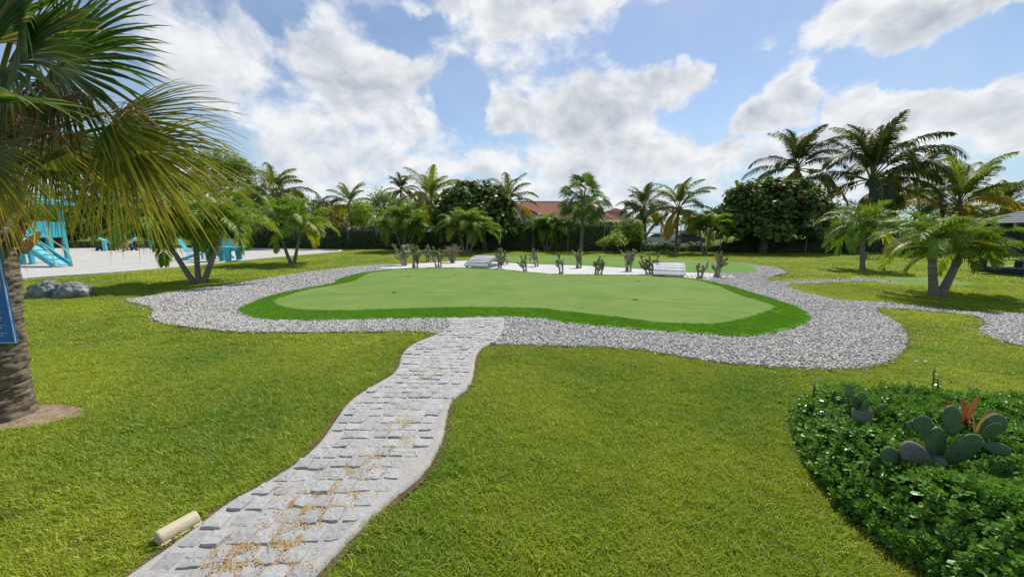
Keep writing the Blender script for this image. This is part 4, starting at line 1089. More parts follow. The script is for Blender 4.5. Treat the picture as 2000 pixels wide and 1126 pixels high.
# ------------------------------------------------------------------ hedges along the fence
FA, FB = P(470, 484), P(1640, 495.5)
def fence_y(x): return FA.y + (FB.y - FA.y) * (x - FA.x) / (FB.x - FA.x)
def px_on_fence(px):                                    # where the pixel column meets the fence line
    k = (px - 1000) / F_PX / 1.0
    lo, hi = -80., 80.
    for _ in range(60):
        x = (lo + hi) / 2
        if x / fence_y(x) < k: lo = x
        else: hi = x
    return x
def hedge(label, x0, x1, h, dpt, off, leaf, size, dens, seed, name='hedge', wob=.25, low=.0, top_leaf=None, cat='hedge', core=.86):
    rng = np.random.default_rng(seed); L = math.hypot(x1 - x0, fence_y(x1) - fence_y(x0))
    xm = (x0 + x1) / 2; t_ = thing(name, label, cat, (xm, fence_y(xm) + off, 0), 'hedges along the fence')
    n = int(L * dens * (h + .6)); u = rng.random(n); x = x0 + (x1 - x0) * u
    hh = h * (1 + wob * np.array([mn.noise((q * .55, seed, 0)) + .5 * mn.noise((q * 1.7, seed, 3)) for q in x]))
    v = rng.random(n) ** .75; z = low + (hh - low) * v
    face = rng.random(n); dy = np.where(face < .72, -dpt / 2 + np.abs(rng.normal(0, .12, n)) * dpt, rng.uniform(-dpt / 2, dpt / 2, n)) * np.sqrt(np.clip(1.15 - v, .1, 1))
    bump = np.array([mn.noise((a * 1.3, b * 1.3, seed)) for a, b in zip(x, z)]) * .28
    pos = np.c_[x - xm, np.array([fence_y(q) for q in x]) - fence_y(xm) + dy + bump, np.maximum(z, .05)]
    N = np.c_[rng.normal(0, .5, n), -.7 + rng.normal(0, .5, n), .35 + v ** 3 * 1.5 + rng.normal(0, .4, n)]
    V, F = spread(LEAF[0], LEAF[1], pos, frames(N, rng), size * rng.uniform(.7, 1.3, n))
    obj('foliage', mesh('foliage', V, F), M[leaf], t_)
    if top_leaf:
        k = z > hh * .80; V, F = spread(LEAF[0], LEAF[1], pos[k] + np.array([0, 0, .06]), frames(N[k] + np.array([0, 0, .6]), rng), size * 1.1 * rng.uniform(.8, 1.3, k.sum()))
        obj('new_growth', mesh('new_growth', V, F), M[top_leaf], t_)
    nx = int(L / .35) + 2; V2, F2 = [], []               # dark solid core, the hedge's inner shade put into its colour
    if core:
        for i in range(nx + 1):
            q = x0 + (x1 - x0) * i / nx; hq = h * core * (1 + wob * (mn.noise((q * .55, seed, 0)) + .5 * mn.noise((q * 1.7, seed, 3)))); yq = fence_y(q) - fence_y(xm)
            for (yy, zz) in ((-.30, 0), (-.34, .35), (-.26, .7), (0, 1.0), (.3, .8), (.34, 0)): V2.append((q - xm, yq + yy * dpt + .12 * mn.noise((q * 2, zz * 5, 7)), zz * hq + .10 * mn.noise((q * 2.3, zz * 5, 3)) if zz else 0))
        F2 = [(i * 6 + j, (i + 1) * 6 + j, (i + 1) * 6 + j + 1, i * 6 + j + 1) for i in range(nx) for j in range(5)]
        obj('dark_core', mesh('dark_core', V2, F2, True), M['hedge_core'], t_)
    mb = MB(); r = random.Random(seed)
    for k in range(int(L * 2.2)):
        q = x0 + (x1 - x0) * r.random(); b = Vector((q - xm, fence_y(q) - fence_y(xm) + r.uniform(-.1, .2) * dpt, -.03)); e = b + Vector((r.uniform(-.3, .3), r.uniform(-.2, .2), h * .85))
        mb.tube([b, b.lerp(e, .5) + Vector((r.uniform(-.1, .1), 0, 0)), e], [.03, .022, .01], 5, False)
    mb.build('stems', M['twig'], t_)
    return t_
X_ = px_on_fence
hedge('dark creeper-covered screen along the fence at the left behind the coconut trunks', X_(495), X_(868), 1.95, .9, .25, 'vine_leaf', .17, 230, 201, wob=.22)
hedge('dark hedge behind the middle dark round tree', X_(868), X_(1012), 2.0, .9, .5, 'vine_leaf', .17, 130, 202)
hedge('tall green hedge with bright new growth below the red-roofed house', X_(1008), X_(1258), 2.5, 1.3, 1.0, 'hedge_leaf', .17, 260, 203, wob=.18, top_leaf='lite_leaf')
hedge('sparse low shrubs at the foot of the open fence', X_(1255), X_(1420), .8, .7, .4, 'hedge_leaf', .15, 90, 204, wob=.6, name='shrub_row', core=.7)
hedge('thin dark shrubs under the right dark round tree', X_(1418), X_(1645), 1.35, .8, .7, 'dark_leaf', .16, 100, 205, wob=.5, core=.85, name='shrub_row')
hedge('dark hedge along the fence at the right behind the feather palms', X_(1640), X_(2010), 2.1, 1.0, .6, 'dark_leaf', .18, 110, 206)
# dark shrubs behind the playground
rngp = np.random.default_rng(9)
for i, (x0, x1, h, lab) in enumerate([(-10, 130, 2.0, 'low shrubs behind the slide tower'), (125, 300, 3.6, 'dark shrub thicket behind the seesaw'), (295, 500, 3.4, 'dark shrub thicket behind the turquoise table')]):
    a, b = at(x0, 480, 41.5), at(x1, 480, 41.5); bl = []
    for k in range(8): bl.append((a.x + (b.x - a.x) * (k + .5) / 8 - (a.x + b.x) / 2, rngp.uniform(-.5, .5), h * .45, (b.x - a.x) / 11, 1.2, h * .52 * rngp.uniform(.85, 1.15)))
    tree('shrub_thicket', lab, ((a.x + b.x) / 2, 41.5, 0), bl, 'dark_leaf', .22, 420, 34, .5, 220 + i, trunk_r=.05, cat='shrubs', stems=4, shell=.4, branch=False)

# ------------------------------------------------------------------ prickly pears in the sand strip
M['pad'] = plain('cactus_pad', (.20, .225, .085), .6, .3, .35, 8, .3, .01, 40)
M['pad_green'] = plain('cactus_pad_young', (.12, .19, .06), .5, .4, .3, 8, .3, .01, 40)
M['pad_grey'] = plain('cactus_wood', (.33, .28, .22), .85, .15, .35, 8, .6, .01, 40)
M['pad_blue'] = plain('cactus_pad_bluish', (.075, .135, .062), .55, .35, .3, 14, .25, .006, 60)
M['pad_scar'] = plain('cactus_pad_scarred', (.20, .19, .15), .8, .2, .3, 16, .5, .006, 60)
for nm, base in (('pad_blue', (.085, .15, .062)), ('pad_green', (.15, .215, .06))):
    m, t = mat('spotted_' + nm); tc = t.n('ShaderNodeTexCoord').outputs['Object']
    vo = t.n('ShaderNodeTexVoronoi', {'Vector': tc, 'Scale': 13.0}); n_ = t.noise(tc, 4.0, 4, .6)
    col = t.mix(t.mr(n_, .3, .7), c4(tuple(x * .75 for x in base)), c4(tuple(x * 1.3 for x in base)))
    col = t.mix(t.mr(vo.outputs['Distance'], .16, .11, 0, .6), col, (.30, .28, .17, 1)); col = t.mix(t.mr(t.noise(tc, 7, 5, .7), .60, .70, 0, .6), col, (.22, .20, .13, 1))
    finish(t, principled(t, col, .6, .3, t.mr(vo.outputs['Distance'], .2, .05), .35, .02)); M[nm] = m
def pad_mesh(sd):
    r = random.Random(sd); n, V, F = 14, [], []
    for L, (f, z) in enumerate(((.0, -.09), (.62, -.085), (.92, -.05), (1.0, 0), (.92, .05), (.62, .085), (.0, .09))):
        for k in range(n):
            a = 2 * math.pi * k / n; w_ = .34 * (1 + .12 * math.sin(a)) * (1 + rr_[k] if (rr_ := [r.uniform(-.03, .03)] * n) else 1)
            V.append((math.cos(a) * w_ * f, z, .5 + math.sin(a) * .5 * f))
    F = [(L * n + k, L * n + (k + 1) % n, (L + 1) * n + (k + 1) % n, (L + 1) * n + k) for L in range(6) for k in range(n)]
    return mesh('pad', V, F, True)
PADS = [pad_mesh(i) for i in range(3)]
def pad(parent, base, direction, L, spin, mt, r, name='pad', wide=1.):
    d = Vector(direction).normalized(); q = d.to_track_quat('Z', 'Y').to_matrix() @ Matrix.Rotation(spin, 3, 'Z')
    return obj(name, PADS[r.randrange(3)], mt, parent, Vector(base), q.to_euler(), (L * wide * 1.05, L * r.uniform(.7, 1.), L))
def cactus(label, bpx, hpx, wpx, seed, nst=3, dense=1.):
    r = random.Random(seed); b = P(bpx[0], bpx[1], .008); s = mpp(b.y); H, W = hpx * s, wpx * s * .5
    t_ = thing('prickly_pear', label, 'cactus', b, 'prickly pear cacti in the white sand strip')
    for k in range(nst):
        a = r.uniform(0, 6.28); x = (k - (nst - 1) / 2) * .09; e = Vector((x * 1.6 + r.uniform(-.5, .5) * W, r.uniform(-.35, .35) * W, H * r.uniform(.45, .72)))
        p0 = Vector((x, r.uniform(-.05, .05), -.04)); m_ = p0.lerp(e, .5) + Vector((r.uniform(-.06, .06), 0, .05))
        pts = bez(p0, m_, e, 7); rad = [(.036 + .008 * ((i % 2) * 2 - 1)) * (1.15 - .06 * i) for i in range(8)]
        MB().tube(pts, rad, 8).build('stem', M['pad_grey'], t_, True)
        L0 = H * .31
        for j in range(r.randint(3, 5)):                 # pads up the stem and at its end, each with young pads on top
            f = 1.0 if j == 0 else r.uniform(.35, .95); q = pts[min(7, int(f * 7))]
            d = Vector((r.uniform(-1, 1) * (.55 if j == 0 else 1.1), r.uniform(-.5, .5), r.uniform(.5, 1.1))); L1 = L0 * r.uniform(.75, 1.15); sp = r.uniform(-.7, .7)
            d.normalize(); pad(t_, q, d, L1, sp, M['pad_grey'] if r.random() < .35 else M['pad'], r)
            for _ in range(r.randint(0, 2)):
                d2 = (d + Vector((r.uniform(-.9, .9), r.uniform(-.3, .3), r.uniform(-.1, .7)))).normalized()
                pad(t_, q + d * L1 * .9, d2, L1 * r.uniform(.5, .8), r.uniform(-.9, .9), M['pad_green'] if r.random() < .6 else M['pad'], r)
    return t_
CACT = [((790, 518), 46, 34, 'prickly pear at the far left end of the row of cacti'), ((810, 523), 46, 34, 'tall grey prickly pear, second of the row from the left'),
        ((835, 511), 30, 24, 'short prickly pear standing behind the second one of the row'), ((857, 521), 38, 34, 'scraggly prickly pear just left of the dry brown bush'),
        ((976, 523), 42, 24, 'prickly pear beside the right edge of the grey bridge'), ((1026, 529), 30, 20, 'small two-armed prickly pear right of the grey bridge'),
        ((1048, 520), 34, 20, 'prickly pear with a pale dead tip behind the small two-armed one'), ((1096, 534), 32, 20, 'dark narrow prickly pear at the edge of the big putting green'),
        ((1130, 523), 38, 32, 'leafy prickly pear in the sand in front of the slender fan palm'), ((1168, 535), 36, 32, 'prickly pear with one large round pad near the middle of the sand strip'),
        ((1227, 529), 42, 34, 'tall multi-stemmed prickly pear right of the one with the large round pad'), ((1269, 535), 42, 42, 'broad prickly pear just left of the white bridge'),
        ((1367, 543), 34, 36, 'low spreading prickly pear right of the white bridge'), ((1400, 540), 46, 32, 'tall prickly pear at the right end of the row of cacti')]
for i, (b, h, w_, lab) in enumerate(CACT): cactus(lab, b, h, w_, 300 + i * 3, 3 if w_ > 28 else 2)
# dry bush between the cacti and the grey bridge
b = P(884, 513); r = random.Random(5); t_ = thing('dry_bush', 'scraggly brownish dry bush left of the grey bridge', 'bush', b)
mb = MB()
for k in range(70):
    a = r.uniform(0, 6.28); e = Vector((math.cos(a) * r.uniform(.1, .55), math.sin(a) * r.uniform(.1, .45), r.uniform(.35, 1.0))); p0 = Vector((r.uniform(-.08, .08), r.uniform(-.08, .08), -.03))
    mb.tube([p0, p0.lerp(e, .5) + Vector((r.uniform(-.1, .1), 0, .08)), e], [.012, .009, .004], 4, False)
mb.build('twigs', M['pad_grey'], t_)
V, F = crown_cloud([(0, 0, .62, .55, .4, .36), (-.15, 0, .35, .4, .3, .25)], 90, 12, .055, .12, np.random.default_rng(6), shell=.4); obj('foliage', mesh('foliage', V, F), M['dry_leaf'], t_)

# ------------------------------------------------------------------ ground-cover bed beside the camera
M['bed_leaf'] = leafmat('bed_leaf', (.060, .175, .022), (.185, .360, .045), .34, .40, .40)
M['bed_leaf_new'] = leafmat('bed_leaf_new', (.10, .23, .03), (.17, .32, .05), .34, .28, .6)
bed = thing('groundcover_shrub', 'dense glossy dark green groundcover shrub at the lower right', 'shrub', (3.2, 2.0, 0)); bo = np.array([3.2, 2.0, 0])
rng = np.random.default_rng(41)
SPRIG_T = ([(0, 0, 0), (.35, .20, .03), (.5, 0, -.02), (.35, -.20, .03), (.78, .26, .0), (.78, -.26, .0), (1, 0, -.03)], [(0, 2, 1), (1, 2, 4), (4, 2, 6), (0, 3, 2), (3, 5, 2), (5, 6, 2)])
def sprig(sd, n=9):
    r = np.random.default_rng(sd); a = np.arange(n) * 2.4; el_ = np.linspace(.15, 1.15, n)
    T = np.c_[np.cos(a) * np.cos(el_), np.sin(a) * np.cos(el_), np.sin(el_)]; Nn = np.c_[-np.cos(a) * np.sin(el_), -np.sin(a) * np.sin(el_), np.cos(el_)] + r.normal(0, .15, (n, 3))
    Bv = np.cross(Nn, T); Bv /= np.linalg.norm(Bv, axis=1, keepdims=True); Mx = np.stack([T, Bv, np.cross(T, Bv)], axis=2)
    return spread(SPRIG_T[0], SPRIG_T[1], np.c_[np.zeros((n, 2)), np.linspace(0, .03, n)], Mx, np.linspace(.038, .020, n) * r.uniform(.85, 1.15, n))
SPR = [sprig(i) for i in range(6)]
def bed_height(X, Y):
    d = dist_poly(BED, X, Y); h = .33 * np.clip(d / .22, 0, 1) ** .5
    w_ = np.array([mn.noise((a * 2.2, b * 2.2, 1)) * .11 + mn.noise((a * 6, b * 6, 2)) * .05 for a, b in zip(X, Y)])
    return np.maximum(h + w_ * np.clip(d / .1, 0, 1), .03), d
n = 30000; X = RNG.uniform(1.6, 5.6, n); Y = RNG.uniform(.9, 3.4, n); k = inside(BED, X, Y) & (X < 1.42 * Y + .45); X, Y = X[k], Y[k]
h, d = bed_height(X, Y); lev = RNG.random(len(X)); z = h * np.where(d < .25, lev ** .5, 1 - .35 * lev ** 2.5)
e = .03; hx = (bed_height(X + e, Y)[0] - bed_height(X - e, Y)[0]) / (2 * e); hy = (bed_height(X, Y + e)[0] - bed_height(X, Y - e)[0]) / (2 * e)
N = np.c_[-hx * .7, -hy * .7, np.ones(len(X))] + RNG.normal(0, .35, (len(X), 3))
sel = RNG.permutation(len(X))[:8000]; X, Y, z, N = X[sel], Y[sel], z[sel], N[sel]
Mx = frames(N, RNG); s_ = RNG.uniform(.8, 1.45, len(X))
dcam = np.sqrt(X ** 2 + Y ** 2 + (1.6 - z) ** 2); score = dcam + np.where(z > h[sel] * .9, 0, 5); order = np.argsort(score)
SPM = [mesh('leaf_sprig', v, f) for v, f in SPR]
own = order[(X[order] < 1.30 * Y[order])][:260]; own_set = set(own.tolist())
for i in own:
    mt = M['bed_leaf_new'] if RNG.random() < .12 else M['bed_leaf']; q = Matrix(Mx[i].tolist()).to_euler()
    obj('leaf_sprig', SPM[i % 6], mt, bed, (X[i] - bo[0], Y[i] - bo[1], z[i]), q, float(s_[i]))
for nm, mt, pick in (('foliage', 'bed_leaf', lambda i: i % 9 != 0), ('new_growth', 'bed_leaf_new', lambda i: i % 9 == 0)):
    Vs, Fs, off = [], [], 0
    for v in range(6):
        idx = np.array([i for i in range(len(X)) if i not in own_set and i % 6 == v and pick(i // 6)])
        if not len(idx): continue
        a, f = spread(SPR[v][0], SPR[v][1], np.c_[X[idx], Y[idx], z[idx]] - bo, Mx[idx], s_[idx]); Vs.append(a); Fs.append(f + off); off += len(a)
    tag(obj(nm, mesh(nm, np.concatenate(Vs), np.concatenate(Fs)), M[mt], bed), kind='stuff')
mb = MB(); r = random.Random(8)
for k in range(420):
    i = r.randrange(len(X)); p = Vector((X[i] - bo[0], Y[i] - bo[1], z[i])); q = Vector((p.x + r.uniform(-.12, .12), p.y + r.uniform(-.12, .12), -.02)); mb.tube([q, q.lerp(p, .5) + Vector((r.uniform(-.03, .03), 0, 0)), p], [.006, .004, .002], 4, False)
mb.build('stems', M['twig'], bed)
# bare strip of soil along the bed's edge
sheet('bed_soil', [(x, y) for x, y in BED], .006, plain('bed_earth', (.11, .085, .05), .95, .1, .3, 10, .8, .03, 40), kind='structure')
# upright shoots at the back of the bed
mb = MB(); Vs, Fs, off = [], [], 0
for (px, py) in ((1832, 742), (1775, 748), (1590, 752), (1825, 722)):
    p = at(px, py, 3.0); b0 = Vector((p.x + .02, p.y, .2))
    mb.tube([b0 - Vector(bo), b0.lerp(p, .5) - Vector(bo), p - Vector(bo)], [.006, .005, .003], 5, False)
    for j in range(7):
        q = b0.lerp(p, .3 + .7 * j / 6); a, f = spread(SPR[j % 6][0], SPR[j % 6][1], np.array([[q.x, q.y, q.z]]) - bo, frames(np.array([[.3 * math.cos(j * 2), .3 * math.sin(j * 2), 1.]]), RNG), np.array([.8])); Vs.append(a); Fs.append(f + off); off += len(a)
mb.build('shoot_stems', M['twig'], bed); tag(obj('shoots', mesh('shoots', np.concatenate(Vs), np.concatenate(Fs)), M['bed_leaf_new'], bed), kind='stuff')
# prickly pears growing through the bed
def big_cactus(label, Yb, pads, stem, seed):
    """pads: base px, tip px, width factor, depth offset, material"""
    r = random.Random(seed); b = at(stem[0], stem[1], Yb); b0 = Vector((b.x, b.y, 0))
    t_ = thing('prickly_pear', label, 'cactus', b0)
    tp = at(stem[2], stem[3], Yb) - b0
    MB().tube([(0, 0, -.03), (0, 0, tp.z * .5), tp, tp + Vector((0, 0, .05))], [.05, .048, .055, .03], 10).build('stem', M['pad_scar'], t_, True)
    for (x0, y0, x1, y1, wd, dy, mt) in pads:
        p, q = at(x0, y0, Yb + dy * .4), at(x1, y1, Yb + dy); L = (q - p).length
        d = (q - p).normalized(); qt = d.to_track_quat('Z', 'Y').to_matrix()
        Nf = Vector((r.uniform(-.25, .25), -1, .35)); yv = (Nf - d * Nf.dot(d)).normalized(); xv = yv.cross(d)
        Mx_ = Matrix((xv, yv, d)).transposed()
        obj('pad', PADS[r.randrange(3)], M[mt], t_, p - b0, Mx_.to_euler(), (L * wd, L * .55, L))
    return t_
big_cactus('large bluish prickly pear growing through the dark groundcover shrub', 2.02, [
    (1826, 915, 1829, 832, .78, .02, 'pad_blue'), (1822, 908, 1756, 872, .80, -.03, 'pad_scar'), (1842, 905, 1916, 850, .88, -.05, 'pad_blue'),
    (1862, 852, 1856, 790, 1.0, .03, 'pad_blue'), (1812, 850, 1794, 812, 1.1, .0, 'pad_blue'), (1800, 835, 1770, 828, 1.0, .02, 'pad_blue'), (1806, 860, 1798, 838, 1.1, 0, 'pad_blue'),
    (1918, 850, 1962, 812, .95, 0, 'pad_blue'), (1920, 858, 1952, 825, 1.1, -.04, 'pad_blue'), (1918, 868, 1976, 882, .80, -.06, 'pad_blue'), (1765, 905, 1720, 882, .85, -.05, 'pad_blue'), (1722, 912, 1702, 896, 1.0, -.05, 'pad_blue')],
    (1828, 965, 1828, 905), 5)
big_cactus('small yellowish green prickly pear at the back of the groundcover shrub', 2.45, [
    (1666, 778, 1654, 748, .9, .02, 'pad_green'), (1680, 800, 1684, 764, .85, 0, 'pad_green'), (1676, 800, 1668, 772, .7, -.03, 'pad_blue'), (1690, 806, 1692, 780, .9, -.05, 'pad_green'), (1702, 806, 1735, 790, .62, -.03, 'pad_green'), (1660, 790, 1652, 776, .8, 0, 'pad_scar')],
    (1684, 830, 1684, 802), 6)
M['bromeliad'] = leafmat('bromeliad_leaf', (.28, .085, .04), (.42, .18, .08), .35, .4, .4)
M['bromeliad_pale'] = leafmat('bromeliad_leaf_pale', (.42, .30, .15), (.30, .16, .07), .35, .4, .4)
def brom(label, px, py, Y, tips, mt):
    b = at(px, py, Y); b0 = Vector((b.x, b.y, .28)); t_ = thing('bromeliad', label, 'plant', b0)
    for (x, y, dy, wd) in tips:
        e = at(x, y, Y + dy) - b0; s0 = b - b0; mid = s0.lerp(e, .55) + Vector((0, 0, .035)); pts = bez(s0 * .6, mid, e, 6); mb = MB()
        sd = (e - s0).cross(Vector((0, -1, .4))).normalized() * wd
        V = []
        for i, p in enumerate(pts):
            k = math.sin(math.pi * (.25 + .75 * i / 6)) ** .8 + .02; V += [p - sd * k, p + Vector((0, .0, -.012)), p + sd * k]
        mb.add(V, [(i * 3 + j, i * 3 + j + 1, i * 3 + j + 4, i * 3 + j + 3) for i in range(6) for j in range(2)]); mb.build('leaf', M[mt], t_, True)
brom('orange bromeliad with upright strap leaves behind the bluish cactus', 1890, 808, 2.25, [(1913, 772, 0, .016), (1872, 776, .05, .014), (1886, 782, -.05, .016), (1900, 790, .08, .016), (1840, 782, .0, .010), (1905, 800, -.08, .014)], 'bromeliad')
brom('pale reddish bromeliad leaf rosette right of the orange bromeliad', 1908, 822, 2.1, [(1950, 806, 0, .018), (1940, 800, .06, .014), (1930, 816, -.05, .014), (1895, 812, .0, .012)], 'bromeliad_pale')
# ================================================================== things people put there
M['turq'] = plain('turquoise_paint', (.055, .46, .54), .5, .4, .12, 2.5, .15)
M['turq_lt'] = plain('pale_turquoise_paint', (.16, .58, .64), .5, .4, .12, 2.5, .15)
M['turq_dk'] = plain('faded_teal_paint', (.04, .27, .30), .6, .3, .15, 2.5, .15)
M['rail_y'] = plain('yellow_metal_rail', (.55, .42, .16), .4, .5, .1, 4)
M['tyre'] = plain('tyre_rubber', (.03, .03, .05), .8, .3, .2, 6)
M['tyre_br'] = plain('tyre_rubber_brown', (.10, .05, .035), .8, .3, .2, 6)
M['tan'] = plain('tan_paint', (.55, .33, .09), .6, .3, .25, 8)
M['black'] = plain('black_paint', (.02, .02, .02), .6, .3, .1, 5)
M['grey_plank'] = plain('weathered_grey_plank', (.40, .41, .42), .85, .2, .2, 5, .4, .006, 40)
M['white_plank'] = plain('white_painted_plank', (.52, .52, .52), .8, .25, .18, 5, .3, .005, 40)
M['bolt'] = plain('dark_bolt', (.05, .05, .05), .5, .5, .1, 5)
M['wire'] = plain('galvanised_wire', (.16, .17, .165), .5, .5, .1, 5)
M['rail_g'] = plain('galvanised_rail', (.38, .39, .38), .45, .5, .1, 5)

# ------------------------------------------------------------------ blue notice in front of the fan palm
m, t = mat('blue_sign_paint'); n_ = t.noise(t.n('ShaderNodeTexCoord').outputs['Object'], 9, 4, .6)
finish(t, principled(t, t.mix(n_, (.015, .15, .48, 1), (.03, .19, .56, 1)), .35, .4)); M['sign_blue'] = m
M['sign_white'] = plain('sign_white', (.48, .58, .72), .5, .3, .08, 5)
Ys = 2.62; br = at(35, 669, Ys); sg = thing('notice_sign', 'blue notice board with small white lettering in front of the fan palm trunk', 'sign', (br.x - .33, Ys, 0))
bl_ = br - Vector((br.x - .33, Ys, 0)); Wd, Hd = .62, .78
MB().box((bl_.x - Wd / 2, 0, bl_.z + Hd / 2), (Wd, .012, Hd), bev=.003).build('panel', M['sign_blue'], sg)
fr = MB()
for c, s in (((bl_.x - .0035, -.009, bl_.z + Hd / 2), (.007, .005, Hd)), ((bl_.x - Wd + .0035, -.009, bl_.z + Hd / 2), (.007, .005, Hd)), ((bl_.x - Wd / 2, -.009, bl_.z + .0035), (Wd - .016, .005, .007)), ((bl_.x - Wd / 2, -.009, bl_.z + Hd - .0035), (Wd - .016, .005, .007))): fr.box(c, s)
fr.build('border', M['sign_white'], sg)
MB().box((bl_.x - Wd + .06, .035, (bl_.z + Hd) / 2 - .05), (.06, .05, bl_.z + Hd + .1), bev=.005).build('post', M['rail_g'], sg)
r = random.Random(2); lt = MB(); z = bl_.z + .055; row = 0
while z < bl_.z + Hd - .08:
    if row % 6 not in (2, 5):
        x = bl_.x - .05 - r.uniform(0, .03)
        while x > bl_.x - Wd + .04:
            wl = r.uniform(.012, .045); k = 0
            while k < wl: lt.box((x - k, -.0085, z + r.uniform(-.0008, .0008)), (r.uniform(.0035, .006), .002, r.choice((.0075, .0075, .011)))); k += .0075
            x -= wl + .012
    z += .0185; row += 1
lt.build('lettering', M['sign_white'], sg)

# ------------------------------------------------------------------ boulders
import bmesh
M['rock'] = None
m, t = mat('limestone_boulder'); tc = t.n('ShaderNodeTexCoord').outputs['Object']
n1_ = t.noise(tc, 3.5, 8, .7, .6); vo = t.n('ShaderNodeTexVoronoi', {'Vector': tc, 'Scale': 9.0})
col = t.mix(t.mr(n1_, .35, .65), (.10, .105, .10, 1), (.42, .42, .40, 1)); col = t.mix(t.mr(t.noise(tc, 14, 5, .7), .5, .7, 0, .7), col, (.05, .052, .05, 1))
finish(t, principled(t, col, .95, .1, t.m('ADD', n1_, t.m('MULTIPLY', vo.outputs['Distance'], .4)), 1.0, .05)); M['rock'] = m
def boulder(label, px, py, wpx, hpx, seed, dep=.8):
    b = P(px, py); s = mpp(b.y) * 1.02; bm = bmesh.new(); bmesh.ops.create_icosphere(bm, subdivisions=5, radius=1)
    for v in bm.verts:
        p = v.co.copy(); q = 1 + .26 * mn.noise(p * 1.3 + Vector((seed, 0, 0))) + .13 * mn.noise(p * 3.1 + Vector((0, seed, 0))) + .07 * mn.noise(p * 7 + Vector((seed, 2, 0))) + .035 * mn.noise(p * 15)
        w_ = wpx * s / 2; v.co = Vector((p.x * q * w_, p.y * q * w_ * dep, max(p.z * q, -.45) * hpx * s * .66))
    me = bpy.data.meshes.new('boulder'); bm.to_mesh(me); bm.free(); me.polygons.foreach_set('use_smooth', np.ones(len(me.polygons), bool))
    o = obj('boulder', me, M['rock'], None, (b.x, b.y, hpx * s * .26)); return tag(o, label, 'rock', 'boulders on the left lawn')
boulder('grey pitted boulder, the left of the two beside the fan palm trunk', 94, 580, 54, 35, 3.3)
boulder('grey pitted boulder, the right of the two, lower and longer', 145, 580, 58, 31, 7.7)

# ------------------------------------------------------------------ path light
a, b = P(312, 1050, .03), P(380, 1012, .03); mid = (a + b) / 2; ang = math.atan2(b.y - a.y, b.x - a.x); Lh = (b - a).length / 2 + .01
M['beige'] = plain('beige_plastic', (.52, .45, .30), .5, .4, .08, 8, .15)
lf = thing('path_light', 'beige half-round path light lying at the left edge of the path', 'light', (mid.x, mid.y, .012)); lf.rotation_euler = (0, 0, ang)
V, F = [], []; n = 14
for q, x in enumerate((-Lh, -Lh + .006, Lh - .006, Lh)):
    s = .94 if q in (0, 3) else 1.0
    for k in range(n + 1): an = math.pi * k / n; V.append((x, .047 * s * math.cos(an), .01 + .050 * s * math.sin(an)))
F = [(q * (n + 1) + k, (q + 1) * (n + 1) + k, (q + 1) * (n + 1) + k + 1, q * (n + 1) + k + 1) for q in range(3) for k in range(n)] + [tuple(range(n, -1, -1)), tuple(range(3 * (n + 1), 4 * (n + 1)))]
obj('housing', mesh('housing', V, F), M['beige'], lf)
MB().box((0, 0, .005), (Lh * 2 + .012, .112, .010), bev=.003).build('base_plate', M['beige'], lf)
for x in (-Lh * .45, Lh * .5): MB().tube([(x, -.052, .009), (x, -.052, .018)], [.006, .006], 8).build('screw', plain('rust', (.25, .10, .04), .8, .3), lf)

# ------------------------------------------------------------------ bridges over the sand strip
def bridge(label, bpx, wpx, length, rise, mt, ang, npl):
    b = P(bpx[0], bpx[1], .008); wd = wpx * mpp(b.y); t_ = thing('plank_bridge', label, 'bridge', b); t_.rotation_euler = (0, 0, ang); r = random.Random(int(bpx[0]))
    prof = lambda u: rise * math.sin(math.pi * min(max(u, 0), 1)) ** .62
    for k in range(npl):
        u0, u1 = (k + .10) / npl, (k + .90) / npl; p0, p1 = Vector((0, u0 * length, prof(u0) + .055)), Vector((0, u1 * length, prof(u1) + .055)); d = p1 - p0; tilt = math.atan2(d.z, d.y)
        MB().box((r.uniform(-.012, .012), 0, 0), (wd * r.uniform(.985, 1.01), d.length, .04), bev=.006).build('plank', M[mt], t_, loc=(p0 + p1) / 2, rot=(tilt + r.uniform(-.03, .03), r.uniform(-.012, .012), r.uniform(-.012, .012)))
        if k in (1, npl - 2):
            for s in (-1, 1): MB().tube([(0, 0, 0), (0, 0, .012)], [.02, .02], 8).build('bolt', M['bolt'], t_, loc=((p0 + p1) / 2 + Vector((s * (wd / 2 - .09), 0, .02))), rot=(tilt, 0, 0))
    for s in (-1, 1):
        V = []; n = 20
        for i in range(n + 1):
            u = i / n; z = prof(u) + .03
            for x in (s * (wd / 2 - .10) - .02, s * (wd / 2 - .10) + .02): V += [(x, u * length, max(z - .14, 0)), (x, u * length, z)]
        F = []
        for i in range(n):
            k = i * 4; F += [(k, k + 4, k + 5, k + 1), (k + 2, k + 3, k + 7, k + 6), (k + 1, k + 5, k + 7, k + 3), (k, k + 2, k + 6, k + 4)]
        F += [(0, 1, 3, 2), (n * 4, n * 4 + 2, n * 4 + 3, n * 4 + 1)]
        obj('stringer', mesh('stringer', V, F), M[mt], t_)
    return t_
bridge('small grey weathered plank bridge over the sand, at the left', (928, 524), 50, 2.8, .42, 'grey_plank', -.36, 13)
bridge('small white painted plank bridge over the sand, at the right', (1307, 542), 60, 2.4, .36, 'white_plank', -.36, 11)
# flag at the back green
b = P(976, 503); fg = thing('golf_flag', 'thin golf flag pole with a small white flag beside the grey bridge', 'flag', b)
MB().tube([(0, 0, 0), (0, 0, 1.5)], [.012, .012], 6).build('pole', M['black'], fg)
V = [(0.01 + .16 * i / 5, .03 * math.sin(i), z) for z in (1.12, 1.48) for i in range(6)]
fm = MB(); fm.add([(x * .45, y, z) for x, y, z in V], [(i, i + 1, i + 7, i + 6) for i in range(5)]); fm.build('flag_cloth', M['white_plank'], fg)

